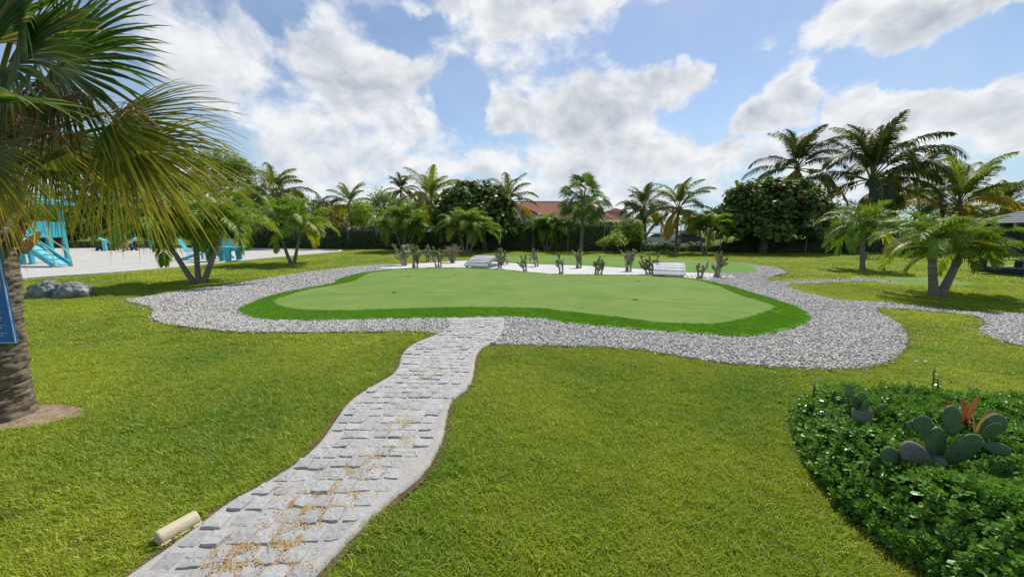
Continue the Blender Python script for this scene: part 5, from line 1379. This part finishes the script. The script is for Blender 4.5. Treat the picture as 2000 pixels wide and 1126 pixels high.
# ------------------------------------------------------------------ playground
def beam(mb, p, q, w_, d_):
    p, q = Vector(p), Vector(q); v = q - p; rt = v.to_track_quat('Z', 'Y').to_matrix(); return mb.box((p + q) / 2, (w_, d_, v.length), rt)
Yt = 19.0; fr_ = at(62, 520, Yt); ox = fr_.x
tw = thing('slide_tower', 'turquoise wooden play tower with roof, slide and yellow rails at the left', 'play tower', (ox - 1.2, Yt, 0)); o_ = Vector((ox - 1.2, Yt, 0))
X0, X1, D = -1.2, 1.2, 1.6
for x, y in ((X0, 0), (X1 - .42, 0), (X1, .05), (X0, D), (X1, D)):
    MB().box((x, y, 1.55), (.16, .16, 3.1), bev=.012).build('post', M['turq'], tw)
for k in range(10): MB().box((X0 + .13 + k * .235, D / 2, 1.35), (.215, D + .1, .04), bev=.004).build('deck_board', M['turq'], tw)
for k in range(9): MB().box((X0 + .14 + k * .262, -.09, 1.75), (.235, .03, .85 if k < 5 else .7), bev=.004).build('wall_board', M['turq_lt'] if k % 3 else M['turq'], tw)
for k in range(5): MB().box((X1 + .10, .25 + k * .29, 1.72), (.03, .26, .8), bev=.004).build('wall_board', M['turq'], tw)
for k in range(6): MB().box((X0 + .12 + k * .20, -.10, .55), (.18, .025, 1.05), bev=.004).build('skirt_board', M['turq'], tw)
ez, pk = 3.12, 3.75
rfc = [Vector((X0 - .35, -.45, ez)), Vector((X1 + .35, -.45, ez)), Vector((X1 + .35, D + .45, ez)), Vector((X0 - .35, D + .45, ez))]; ap = Vector(((X0 + X1) / 2, D / 2, pk))
rf = MB(); rf.add(rfc + [ap], [(0, 1, 4), (1, 2, 4), (2, 3, 4), (3, 0, 4)]); rf.add([p + Vector((0, 0, -.05)) for p in rfc + [ap]], [(4, 1, 0), (4, 2, 1), (4, 3, 2), (4, 0, 3)])
rf.add([q for a, b in zip(rfc, rfc[1:] + rfc[:1]) for q in (a + Vector((0, 0, .0)), b + Vector((0, 0, .0)), b + Vector((0, 0, -.12)), a + Vector((0, 0, -.12)))], [(i * 4 + 3, i * 4 + 2, i * 4 + 1, i * 4) for i in range(4)])
roof = rf.build('roof', M['turq'], tw)
for s in range(2):
    for k in range(4): mb = MB(); a_, b_ = rfc[s].lerp(ap, k / 4 + .02), rfc[s + 1].lerp(ap, k / 4 + .02); mb.box(((a_ + b_) / 2 + Vector((0, 0, .025))), ((b_ - a_).length, .04, .03), Matrix.Rotation(math.atan2((b_ - a_).y, (b_ - a_).x), 3, 'Z')); mb.build('roof_batten', M['turq_dk'], roof)
# lower side frame
fx = at(100, 495, Yt + 1.7).x - o_.x
mb = MB(); mb.box((fx, 1.7, 1.1), (.2, .2, 2.2), bev=.012); mb.build('frame_post', M['turq'], tw)
mb = MB(); beam(mb, (X1, 1.65, 2.05), (fx, 1.7, 2.05), .2, .14); mb.build('frame_beam', M['turq'], tw)
# slide
s0 = Vector((X1 + .05, -.35, 1.42)); e_ = at(122, 520, 17.6) - o_; e_.z = .12
dv = e_ - s0; hd = Vector((dv.x, dv.y, 0)).normalized(); sd = Vector((-hd.y, hd.x, 0))
chute = MB(); chute.add([s0 - sd * .26, s0 + sd * .26, e_ + sd * .26, e_ - sd * .26] + [p + Vector((0, 0, -.04)) for p in (s0 - sd * .26, s0 + sd * .26, e_ + sd * .26, e_ - sd * .26)], [(0, 3, 2, 1), (4, 5, 6, 7), (0, 4, 7, 3), (1, 2, 6, 5), (0, 1, 5, 4), (2, 3, 7, 6)])
sl = chute.build('slide_bed', M['turq_lt'], tw)
for k in (-1, 1):
    p, q = s0 + sd * .28 * k, e_ + sd * .28 * k; mb = MB(); ov = sd * .025
    mb.add([p - ov + Vector((0, 0, -.16)), q - ov + Vector((0, 0, -.14)), q - ov + Vector((0, 0, .10)), p - ov + Vector((0, 0, .2)), p + ov + Vector((0, 0, -.16)), q + ov + Vector((0, 0, -.14)), q + ov + Vector((0, 0, .10)), p + ov + Vector((0, 0, .2))], [(0, 1, 2, 3), (7, 6, 5, 4), (3, 2, 6, 7), (1, 0, 4, 5), (2, 1, 5, 6), (0, 3, 7, 4)])
    mb.build('slide_side', M['turq'], tw)
    rl_ = MB(); up = Vector((0, 0, .62)); rl_.tube([p + Vector((0, 0, .75))] + [p.lerp(q, u) + up for u in (.3, .6, .85)] + [q + hd * .02 + Vector((0, 0, .5)), q + hd * .10 + Vector((0, 0, .30)), q + hd * .12 + Vector((0, 0, -.12))], .022, 8); rl_.build('handrail', M['rail_y'], tw, True)
for k in range(5): u = .2 + k * .16; p = s0.lerp(e_, u); mb = MB(); beam(mb, p - sd * .25 + Vector((0, 0, .02)), p + sd * .25 + Vector((0, 0, .02)), .05, .03); mb.build('slide_cleat', M['turq'], tw)
# seesaws
def seesaw(label, cpx, p0, p1, mt):
    c = P(*cpx); t_ = thing('seesaw', label, 'seesaw', c); a, b = at(p0[0], p0[1], c.y) - c, at(p1[0], p1[1], c.y) - c
    mb = MB(); beam(mb, a, b, .26, .10); pl = mb.build('plank', M[mt], t_)
    d = (b - a).normalized()
    for u in (.16, .84): q = a.lerp(b, u); hb = MB(); hb.tube([q + Vector((0, -.12, .05)), q + Vector((0, -.12, .32)), q + Vector((0, .12, .32)), q + Vector((0, .12, .05))], .018, 6); hb.build('handle', M['turq_dk'], pl)
    m_ = a.lerp(b, .5)
    for y in (-.2, .2): MB().box((m_.x, y, (m_.z) / 2), (.22, .08, m_.z), bev=.01).build('fulcrum', M['turq_dk'], t_)
    MB().tube([(m_.x, -.28, m_.z - .05), (m_.x, .28, m_.z - .05)], .025, 8).build('axle', M['bolt'], t_)
    return t_
seesaw('turquoise seesaw with its left end up in the playground sand', (215, 489), (188, 463), (233, 482), 'turq_lt')
seesaw('turquoise seesaw with its right end up, mostly hidden by palm leaves', (250, 488.5), (238, 484), (265, 465), 'turq_lt')
c = P(206, 490); mb = MB(); mb.box((0, 0, .42), (.30, .18, .84), bev=.02); st = thing('stub_post', 'short turquoise post beside the left seesaw', 'post', c); mb.build('post_body', M['turq_lt'], st); MB().box((0, 0, .86), (.36, .24, .05), bev=.01).build('cap', M['turq_dk'], st)
def half_tyre(label, px, py, R0, mt):
    c = P(px, py); V, F = [], []; n, k_ = 18, 10
    for i in range(n + 1):
        a = math.pi * i / n
        for j in range(k_): q = 2 * math.pi * j / k_; rr0 = R0 - .10 + .10 * math.cos(q); V.append((rr0 * math.cos(a), .11 * math.sin(q), rr0 * math.sin(a) - .03))
    F = [(i * k_ + j, i * k_ + (j + 1) % k_, (i + 1) * k_ + (j + 1) % k_, (i + 1) * k_ + j) for i in range(n) for j in range(k_)]
    o = obj('half_buried_tyre', mesh('half_buried_tyre', V, F, True), M[mt], None, c); return tag(o, label, 'tyre', 'half-buried tyres in the playground')
half_tyre('dark blue half-buried tyre at the left end of the seesaw', 195, 489.5, .36, 'tyre'); half_tyre('black half-buried tyre under the left seesaw plank', 219, 489, .36, 'tyre'); half_tyre('brown half-buried tyre at the right of the tan rocking animal', 262, 489, .36, 'tyre_br')
# rocking animal on a spring
c = P(242, 491); ra = thing('rocking_animal', 'small tan rocking animal with dark stripes between the seesaws', 'spring rider', c)
MB().tube([(.02 * math.cos(i * 1.2) * 5, .02 * math.sin(i * 1.2) * 5, i * .012) for i in range(26)], .014, 5).build('spring', M['bolt'], ra)
MB().tube([(-.55, 0, .42), (-.4, 0, .48), (-.1, 0, .47), (.2, 0, .50), (.38, 0, .46)], [.08, .17, .19, .18, .08], 10).build('body', M['tan'], ra, True)
MB().tube([(.25, 0, .52), (.36, 0, .66), (.48, 0, .76), (.66, 0, .70)], [.10, .11, .14, .07], 10).build('head', M['tan'], ra, True)
for x in (-.3, .15):
    for y in (-.15, .15): MB().tube([(x, y, .42), (x + .03, y * 1.3, .2), (x + .08, y * 1.3, .10)], [.07, .05, .04], 7).build('leg', M['tan'], ra, True)
for x in (-.32, -.12, .08, .25):
    n = 12; rg = MB(); V = [(x + dx, q_ * .196 * math.cos(2 * math.pi * k / n), .475 + q_ * .196 * math.sin(2 * math.pi * k / n)) for dx in (-.025, .025) for q_ in (1.0,) for k in range(n)]; rg.add(V, [(k, (k + 1) % n, n + (k + 1) % n, n + k) for k in range(n)]); rg.build('stripe', M['black'], ra)
# swing frame
c = P(237, 486.5); sw_ = thing('swing_frame', 'faded teal swing frame post half hidden behind the feather palm', 'swing', c)
H = (486.5 - 432) * mpp(c.y)
MB().box((0, 0, H / 2), (.16, .16, H), bev=.01).build('post', M['turq_dk'], sw_)
MB().box((2.8, 0, H / 2), (.16, .16, H), bev=.01).build('post', M['turq_dk'], sw_)
MB().box((1.4, 0, H + .08), (3.3, .18, .16), bev=.01).build('beam', M['turq_dk'], sw_)
for x0, x1 in ((.05, .8), (2.75, 2.0)): mb = MB(); beam(mb, (x0, 0, H - .9), (x1, 0, H), .1, .1); mb.build('brace', M['turq_dk'], sw_)
for x in (.9, 1.9):
    for dx in (-.2, .2): MB().tube([(x + dx, 0, H), (x + dx, 0, .55)], .012, 5).build('rope', M['wire'], sw_)
    MB().box((x, 0, .54), (.5, .2, .04), bev=.008).build('swing_seat', M['turq'], sw_)
# turquoise table and chairs
c = P(425, 511.5); ta = thing('picnic_table', 'turquoise wooden picnic table with thick top behind the three-trunked palm', 'table', c); s = mpp(c.y)
Lx0, Lx1 = (378 - 425) * s, (468 - 425) * s; tz = .80
for k in range(4): MB().box(((Lx0 + Lx1) / 2, .12 + k * .2, tz), (Lx1 - Lx0, .19, .05), bev=.012).build('top_board', M['turq_lt'], ta)
MB().box(((Lx0 + Lx1) / 2, .0, tz - .10), (Lx1 - Lx0 - .04, .05, .20), bev=.02).build('apron', M['turq'], ta); MB().box(((Lx0 + Lx1) / 2, .85, tz - .10), (Lx1 - Lx0 - .04, .05, .20), bev=.02).build('apron', M['turq'], ta)
for x in ((412 - 425) * s, (447 - 425) * s):
    for y in (-.02, .82):
        mb = MB(); w0, w1 = .17, .30; mb.add([(x - w0 * .7, y - .06, 0), (x + w0 * .7, y - .06, 0), (x + w0 * .7, y + .06, 0), (x - w0 * .7, y + .06, 0), (x - w1 * .6, y - .06, tz - .03), (x + w1 * .6, y - .06, tz - .03), (x + w1 * .6, y + .06, tz - .03), (x - w1 * .6, y + .06, tz - .03)], [(0, 3, 2, 1), (4, 5, 6, 7), (0, 1, 5, 4), (1, 2, 6, 5), (2, 3, 7, 6), (3, 0, 4, 7)]); mb.build('leg', M['turq'], ta)
def deckchair(label, px, py, rz):
    c = P(px, py); t_ = thing('deck_chair', label, 'chair', c, 'turquoise garden chairs round the table'); t_.rotation_euler = (0, 0, rz)
    for k in range(5): x = (k - 2) * .13; mb = MB(); rt = Matrix.Rotation(R(-26), 3, 'X') @ Matrix.Rotation(R((k - 2) * 4), 3, 'Y'); mb.box((x * 1.15, .42, .80), (.115, .025, .95 - .06 * abs(k - 2)), rt, .008); mb.build('back_slat', M['turq'], t_)
    for k in range(5): MB().box((0, -.28 + k * .13, .38 - k * .02), (.62, .115, .025), bev=.006).build('seat_slat', M['turq_lt'], t_)
    for x in (-.38, .38):
        MB().box((x, -.02, .60), (.14, .78, .03), bev=.01).build('armrest', M['turq_lt'], t_)
        MB().box((x * .92, -.30, .29), (.04, .12, .58), bev=.006).build('leg', M['turq'], t_); mb = MB(); beam(mb, (x * .85, -.3, .36), (x * .85, .62, .02), .04, .13); mb.build('rear_leg', M['turq'], t_)
    return t_
deckchair('turquoise slatted garden chair at the left end of the table', 380, 507, R(115)); deckchair('turquoise slatted garden chair behind the right half of the table', 436, 504, R(-120))
# low stone wall behind the sand
lw = thing('stone_wall', 'low dark dry-stone wall behind the playground sand', 'wall', P(120, 483)); r = random.Random(12); w0 = P(120, 483); a, b = P(60, 483).x - w0.x, P(262, 483.5).x - w0.x
M['wallstone'] = plain('wall_stone', (.20, .19, .17), .95, .1, .45, 1.2, .8, .05, 8)
sm = []
for i in range(4):
    bm = bmesh.new(); bmesh.ops.create_icosphere(bm, subdivisions=2, radius=.5)
    for v in bm.verts: v.co *= 1 + .3 * mn.noise(v.co * 3 + Vector((i * 5, 0, 0)))
    me = bpy.data.meshes.new('stone'); bm.to_mesh(me); bm.free(); sm.append(me)
for lay in range(2):
    x = a
    while x < b: wd = r.uniform(.4, .9); obj('stone', sm[r.randrange(4)], M['wallstone'], lw, (x + wd / 2, 1.2 + r.uniform(-.1, .1), .16 + lay * .28), (0, 0, r.uniform(0, .4)), (wd, .5, r.uniform(.34, .44))); x += wd * .92

# ------------------------------------------------------------------ chain-link fence
fx0, fx1 = X_(480), X_(2010); FH = 2.12
fe = thing('chain_link_fence', 'grey chain-link fence with a top rail along the back of the garden', 'fence', (0, fence_y(0), 0)); fo = Vector((0, fence_y(0), 0))
fpnt = lambda x, z: Vector((x, fence_y(x), z)) - fo
MB().tube([fpnt(fx0, FH), fpnt(fx1, FH)], .024, 6).build('top_rail', M['rail_g'], fe)
x = fx0
while x < fx1: MB().tube([fpnt(x, -.05), fpnt(x, FH + .04)], .032, 6).build('post', M['rail_g'], fe); x += 2.9
V, F = [], []; step = .11; hw = .0035; x = fx0
while x < fx1:
    for sg_ in (1, -1):
        xa, xb = (x, x + FH * .9) if sg_ > 0 else (x + FH * .9, x); k = len(V)
        for (q, z) in ((xa, .03), (xb, FH - .03)): p = fpnt(q, z); V += [p + Vector((-hw, 0, 0)), p + Vector((hw, 0, 0))]
        F.append((k, k + 1, k + 3, k + 2))
    x += step
obj('wire_mesh', mesh('wire_mesh', V, F), M['wire'], fe)

# ------------------------------------------------------------------ houses
m, t = mat('clay_roof_tile'); tc = t.n('ShaderNodeTexCoord').outputs['Object']
n_ = t.noise(tc, 2.2, 5, .7); n2 = t.noise(tc, 9, 3, .6)
col = t.mix(t.mr(n2, .35, .65), (.30, .115, .075, 1), (.46, .21, .15, 1)); col = t.mix(t.mr(n_, .5, .75, 0, .5), col, (.50, .30, .23, 1))
finish(t, principled(t, col, .85, .2)); M['tile'] = m
M['stucco'] = plain('pale_stucco', (.62, .62, .62), .9, .15, .08, 1.0); M['stucco_pink'] = plain('pink_stucco', (.55, .38, .32), .9, .15, .08, 1.0)
M['glass'] = plain('window_glass', (.03, .04, .05), .1, .6, .1, 2); M['frame_w'] = plain('window_frame', (.7, .7, .7), .5, .3, .05, 2)
def tiled(a, b, c, d, cw=.28, rh=.38):
    """corrugated tile slope; a-b the eave, d-c the ridge"""
    a, b, c, d = (Vector(q) for q in (a, b, c, d)); nrm = (b - a).cross(d - a).normalized()
    nu, nv = max(4, int((b - a).length / cw)) * 4, max(2, int((d - a).length / rh)); V, F = [], []
    for j in range(nv):
        for e in (0, 1):
            v_ = (j + e) / nv
            for i in range(nu + 1):
                u = i / nu; p = a.lerp(b, u).lerp(d.lerp(c, u), v_); V.append(p + nrm * (.05 * abs(math.sin(math.pi * i / 4)) + (.05 if e == 0 else 0)))
    w_ = nu + 1
    for q in range(nv * 2 - 1):
        for i in range(nu): F.append((q * w_ + i, q * w_ + i + 1, (q + 1) * w_ + i + 1, (q + 1) * w_ + i))
    return V, F
Yh = 62.0
def H(px, py, dy=0): return at(px, py, Yh + dy)
ho = thing('red_roofed_house', 'pale house with a large red clay tile roof beyond the hedge', 'house', (H(1090, 450).x, Yh, 0)); hb = Vector((H(1090, 450).x, Yh, 0))
eL, eR, ez = H(1035, 427).x, H(1192, 427).x, H(1100, 428).z; rz_ = H(1100, 394, 5).z
A_, B_ = Vector((eL - 1.5, Yh - .5, ez)) - hb, Vector((eR, Yh - .5, ez)) - hb; C_, D_ = Vector((H(1150, 394, 5.5).x, Yh + 5.5, rz_)) - hb, Vector((H(1020, 394, 5.5).x, Yh + 5.5, rz_)) - hb
rf = obj('roof', mesh('roof', *tiled(A_, B_, C_, D_)), M['tile'], ho)
V, F = tiled(Vector((B_.x, 11, ez)), Vector((D_.x - 6, 11, ez)), D_, C_); obj('roof', mesh('roof', V, F), M['tile'], ho)
V, F = tiled(B_, Vector((B_.x, 11, ez)), C_ + Vector((0, .1, 0)), C_); obj('roof', mesh('roof', V, F), M['tile'], ho)
MB().tube([D_ + Vector((-6, 0, .04)), C_ + Vector((0, 0, .04))], .13, 6).build('ridge_cap', M['tile'], ho); MB().tube([B_ + Vector((0, 0, .05)), C_ + Vector((0, 0, .04))], .13, 6).build('ridge_cap', M['tile'], ho)
MB().box(((A_.x + B_.x) / 2, 5, ez / 2), (B_.x - A_.x - 1.2, 10, ez)).build('wall', M['stucco'], ho)
for x in (A_.x + 4, A_.x + 7.5, B_.x - 3):
    wn = MB().box((x, -.06, 2.0), (1.3, .1, 1.3), bev=.02).build('window', M['frame_w'], ho); MB().box((x, -.12, 2.0), (1.1, .04, 1.1)).build('pane', M['glass'], wn)
# gabled wing at the left, its gable towards the garden
gx, gz = H(996, 391, -4), None
apx = Vector((gx.x, Yh - 4, H(996, 391, -4).z)) - hb; er = Vector((H(1071, 425, -4).x, Yh - 4, H(1071, 425, -4).z)) - hb; el_ = Vector((2 * apx.x - er.x, apx.y, er.z)); bk = Vector((0, 9, 0))
obj('wing_roof', mesh('wing_roof', *tiled(er + bk, er, apx, apx + bk)), M['tile'], ho); obj('wing_roof', mesh('wing_roof', *tiled(el_, el_ + bk, apx + bk, apx)), M['tile'], ho)
gw = MB(); y_ = apx.y + .5; gw.add([(el_.x + .6, y_, 0), (er.x - .9, y_, 0), (er.x - .9, y_, er.z + .25), (apx.x, y_, apx.z - .25), (el_.x + .6, y_, er.z + .25)], [(0, 1, 2, 3, 4)]); gw.add([(er.x - .9, y_, 0), (er.x - .9, y_ + 8, 0), (er.x - .9, y_ + 8, er.z), (er.x - .9, y_, er.z)], [(0, 1, 2, 3)]); gw.build('gable_wall', M['stucco'], ho)
for p, q in ((er, apx), (el_, apx)): mb = MB(); beam(mb, p + Vector((0, -.03, -.10)), q + Vector((0, -.03, -.10)), .22, .08); mb.build('barge_board', M['tile'], ho)
# second house
Yh2 = 70.0; K = lambda px, py, dy=0: at(px, py, Yh2 + dy)
h2 = thing('small_roofed_house', 'lower red-roofed house with a pink turret right of the large roof', 'house', (K(1200, 450).x, Yh2, 0)); kb = Vector((K(1200, 450).x, Yh2, 0))
e0, e1, z0, z1 = K(1135, 435).x - kb.x, K(1222, 435).x - kb.x, K(1200, 435).z, K(1180, 416.5, 4).z
r0_, r1_ = Vector((e0 - 2, 4, z1)), Vector((K(1188, 416.5, 4).x - kb.x, 4, z1))
obj('roof', mesh('roof', *tiled((e0, -.4, z0), (e1, -.4, z0), r1_, r0_)), M['tile'], h2); obj('roof', mesh('roof', *tiled((e1, -.4, z0), (e1, 8, z0), r1_ + Vector((0, .1, 0)), r1_)), M['tile'], h2)
MB().box(((e0 + e1) / 2, 4, z0 / 2), (e1 - e0 - .8, 8, z0)).build('wall', M['stucco_pink'], h2)
tx0, tx1, tzt, tzp = K(1183, 414, 6).x - kb.x, K(1230, 414, 6).x - kb.x, K(1200, 414.5, 6).z, K(1205, 407, 8).z; cx_ = (tx0 + tx1) / 2
MB().box((cx_, 8, tzt / 2), (tx1 - tx0 - .8, 4, tzt)).build('turret_wall', M['stucco_pink'], h2)
ap2 = Vector((cx_, 8, tzp)); q4 = [Vector((tx0, 5.6, tzt)), Vector((tx1, 5.6, tzt)), Vector((tx1, 10.4, tzt)), Vector((tx0, 10.4, tzt))]
for a, b in zip(q4, q4[1:] + q4[:1]): obj('turret_roof', mesh('turret_roof', *tiled(a, b, ap2 + (b - a) * .01, ap2 - (b - a) * .01)), M['tile'], h2)
MB().box((tx1 + 1.2, 6.5, (z0 + .6) / 2), (3, 3, z0 + .6)).build('side_wall', M['stucco_pink'], h2)

# ------------------------------------------------------------------ street with parked cars seen through the open fence
sheet('street', [(X_(1150), 41.5), (60, 38.5), (60, 45), (X_(1150), 47.5)], .004, M['asphalt'], kind='structure')
M['car_white'] = plain('white_car_paint', (.68, .69, .70), .25, .6, .03, 1); M['car_dark'] = plain('dark_car_paint', (.05, .06, .08), .25, .6, .05, 1); M['carglass'] = plain('car_glass', (.02, .025, .03), .05, .7, .05, 1)
def car(label, x, y, mt, rz=0.):
    t_ = thing('parked_car', label, 'car', (x, y, .004)); t_.rotation_euler = (0, 0, rz); W = .86
    side = [(-2.1, .35), (-2.15, .75), (-1.95, .95), (-1.45, 1.02), (-.75, 1.45), (.55, 1.48), (1.25, 1.05), (2.0, .92), (2.15, .65), (2.1, .35)]
    mb = MB(); n = len(side); V = []
    for y_, f in ((-W, 1.), (-W * .98, 1.), (W * .98, 1.), (W, 1.)): V += [(x_, y_ * (.86 if z > 1.2 else 1), z) for x_, z in side]
    mb.add(V, [(r_ * n + i, r_ * n + (i + 1) % n, (r_ + 1) * n + (i + 1) % n, (r_ + 1) * n + i) for r_ in range(3) for i in range(n)] + [tuple(range(n - 1, -1, -1)), tuple(range(3 * n, 4 * n))]); mb.build('body', M[mt], t_)
    for s in (-1, 1):
        for q in ([(-1.2, 1.06), (-.72, 1.38), (-.1, 1.40), (-.1, 1.06)], [(0, 1.06), (0, 1.40), (.5, 1.41), (1.0, 1.08)]):
            g_ = MB(); g_.add([(x_, s * (W * (.93 if z > 1.2 else 1.0) + .012), z) for x_, z in q], [(0, 1, 2, 3)]); g_.build('side_window', M['carglass'], t_)
        for x_ in (-1.3, 1.3):
            wh = MB(); wh.tube([(x_, s * .70, .33), (x_, s * .90, .33)], .33, 18); w_ = wh.build('wheel', M['tyre'], t_); rm = MB(); rm.tube([(x_, s * .905, .33), (x_, s * .92, .33)], .2, 14); rm.build('rim', M['rail_g'], w_)
        hl = MB(); hl.box((2.10, s * .6, .72), (.1, .35, .14), bev=.02); hl.build('headlight', M['frame_w'], t_)
    ws = MB(); ws.add([(.62, -W * .80, 1.44), (.62, W * .80, 1.44), (1.24, W * .85, 1.08), (1.24, -W * .85, 1.08)], [(0, 1, 2, 3)]); 
    for i, v in enumerate(ws.v): ws.v[i] = (v[0] + .012, v[1], v[2] + .012)
    ws.build('windscreen', M['carglass'], t_)
    return t_
q = at(1285, 465, 42.8); car('white car parked beyond the open fence left of the coconut palm with yellow fronds', q.x, 42.8, 'car_white'); q = at(1337, 465, 45.5); car('dark car parked beyond the fence behind the coconut palm with yellow fronds', q.x, 45.5, 'car_dark', .1)
# white low wall and white wall beyond the fence
q0, q1 = at(1238, 478, 38.0), at(1292, 478, 38.0); w_ = thing('garden_wall', 'low white garden wall beyond the open fence', 'wall', (q0.x, 38.0, 0)); MB().box(((q1.x - q0.x) / 2, 0, .22), (q1.x - q0.x, .2, .44), bev=.01).build('wall_body', M['stucco'], w_); MB().box(((q1.x - q0.x) / 2, 0, .47), (q1.x - q0.x + .1, .28, .06), bev=.01).build('coping', M['white_kerb'], w_)
q0, q1 = at(1328, 470, 52), at(1368, 470, 52); g_ = thing('white_shed', 'small white outbuilding beyond the fence behind the coconut palm with yellow fronds', 'shed', (q0.x, 52, 0)); Lw = q1.x - q0.x; MB().box((Lw / 2, 1.5, .85), (Lw, 3, 1.7)).build('wall', M['stucco'], g_); MB().box((Lw / 2, 1.5, 1.76), (Lw + .4, 3.4, .12), bev=.01).build('roof', M['white_kerb'], g_); MB().box((Lw * .6, -.03, .75), (.8, .06, 1.5), bev=.01).build('door', M['grey_plank'], g_)

# ------------------------------------------------------------------ pavilion at the right edge
M['pav_green'] = plain('dark_green_paint', (.020, .045, .042), .55, .4, .15, 3); M['shingle'] = plain('grey_shingle', (.20, .205, .22), .9, .2, .2, 4, .5, .01, 30); M['rafter'] = plain('pale_green_paint', (.30, .38, .34), .6, .3, .1, 3)
m, t = mat('insect_screen'); tr = t.n('ShaderNodeBsdfTransparent'); pr_ = principled(t, (.03, .05, .05, 1), .6, .3); finish(t, t.n('ShaderNodeMixShader', {0: .62, 1: tr.outputs[0], 2: pr_}).outputs[0]); M['screen'] = m
pc = P(1934, 531); px0, py1 = pc.x - .35, pc.y; py0 = py1 - 4.4; px1 = px0 + 4.4; EZ = at(1921, 437, py1 + .45).z
pv = thing('pavilion', 'dark green screened garden pavilion with a grey shingle roof at the right edge', 'pavilion', ((px0 + px1) / 2, (py0 + py1) / 2, 0)); po = Vector(((px0 + px1) / 2, (py0 + py1) / 2, 0)); hs = 2.2
for x in (-hs, 0, hs):
    for y in (-hs, -.73, .73, hs):
        if abs(x) == hs or abs(y) == hs: MB().box((x, y, EZ / 2), (.16, .16, EZ), bev=.012).build('post', M['pav_green'], pv)
for s in (-1, 1):
    MB().box((s * hs, 0, .14), (.2, hs * 2 + .3, .18), bev=.01).build('base_beam', M['pav_green'], pv); MB().box((0, s * hs, .14), (hs * 2 - .24, .2, .18), bev=.01).build('base_beam', M['pav_green'], pv)
    MB().box((s * hs, 0, EZ - .06), (.14, hs * 2 + .2, .16), bev=.01).build('top_beam', M['pav_green'], pv); MB().box((0, s * hs, EZ - .06), (hs * 2 - .18, .14, .16), bev=.01).build('top_beam', M['pav_green'], pv)
    MB().box((s * hs, 0, .82), (.08, hs * 2 - .2, .08)).build('rail', M['pav_green'], pv); MB().box((0, s * hs, .82), (hs * 2 - .2, .08, .08)).build('rail', M['pav_green'], pv)
    for y in (-1.46, 0, 1.46): sc_ = MB(); sc_.add([(s * hs, y - .65, .86), (s * hs, y + .65, .86), (s * hs, y + .65, EZ - .15), (s * hs, y - .65, EZ - .15)], [(0, 1, 2, 3)]); sc_.build('screen', M['screen'], pv)
    for x in (-1.1, 1.1): sc_ = MB(); sc_.add([(x - 1.02, s * hs, .86), (x + 1.02, s * hs, .86), (x + 1.02, s * hs, EZ - .15), (x - 1.02, s * hs, EZ - .15)], [(0, 1, 2, 3)]); sc_.build('screen', M['screen'], pv)
for k in range(9): MB().box((0, -hs + .26 + k * (hs * 2 - .5) / 8, .24), (hs * 2 - .3, .5, .03)).build('floor_board', M['grey_plank'], pv)
OV, PK = hs + .5, EZ + 1.25
cs = [Vector((-OV, -OV, EZ)), Vector((OV, -OV, EZ)), Vector((OV, OV, EZ)), Vector((-OV, OV, EZ))]; apx = Vector((0, 0, PK)); NCo = 16
for a, b in zip(cs, cs[1:] + cs[:1]):
    for k in range(NCo):
        u0, u1 = k / NCo, min(1, (k + 1.25) / NCo); p0, p1, p2, p3 = a.lerp(apx, u0), b.lerp(apx, u0), b.lerp(apx, u1), a.lerp(apx, u1); n_ = (p1 - p0).cross(apx - p0).normalized() * .018; sh = MB()
        sh.add([p0 + n_, p1 + n_, p2, p3, p0, p1], [(0, 1, 2, 3), (4, 5, 1, 0)]); sh.build('shingle_course', M['shingle'], pv)
for s in (-1, 1):
    for k in range(9):
        y = -hs + k * hs * 2 / 8; mb = MB(); beam(mb, (s * (OV - .05), y, EZ - .07), (s * (hs - .3), y, EZ + .13), .07, .12); mb.build('rafter', M['rafter'], pv); mb = MB(); beam(mb, (y, s * (OV - .05), EZ - .07), (y, s * (hs - .3), EZ + .13), .12, .07); mb.build('rafter', M['rafter'], pv)
# bench inside
for k in range(3): MB().box((-hs + .4 + k * .13, 0, .52), (.11, hs * 1.7, .03)).build('bench_slat', M['rafter'], pv)
for y in (-1.5, 0, 1.5): MB().box((-hs + .53, y, .38), (.3, .06, .26)).build('bench_leg', M['pav_green'], pv)
# pale court behind the pavilion
a, b = P(1835, 505.5), P(1960, 508.5); sheet('court_surface', [(a.x, a.y), (a.x + 14, a.y + .5), (a.x + 14, b.y), (b.x - 4.2, b.y)], .02, M['courts'], z0=-.02, kind='structure')
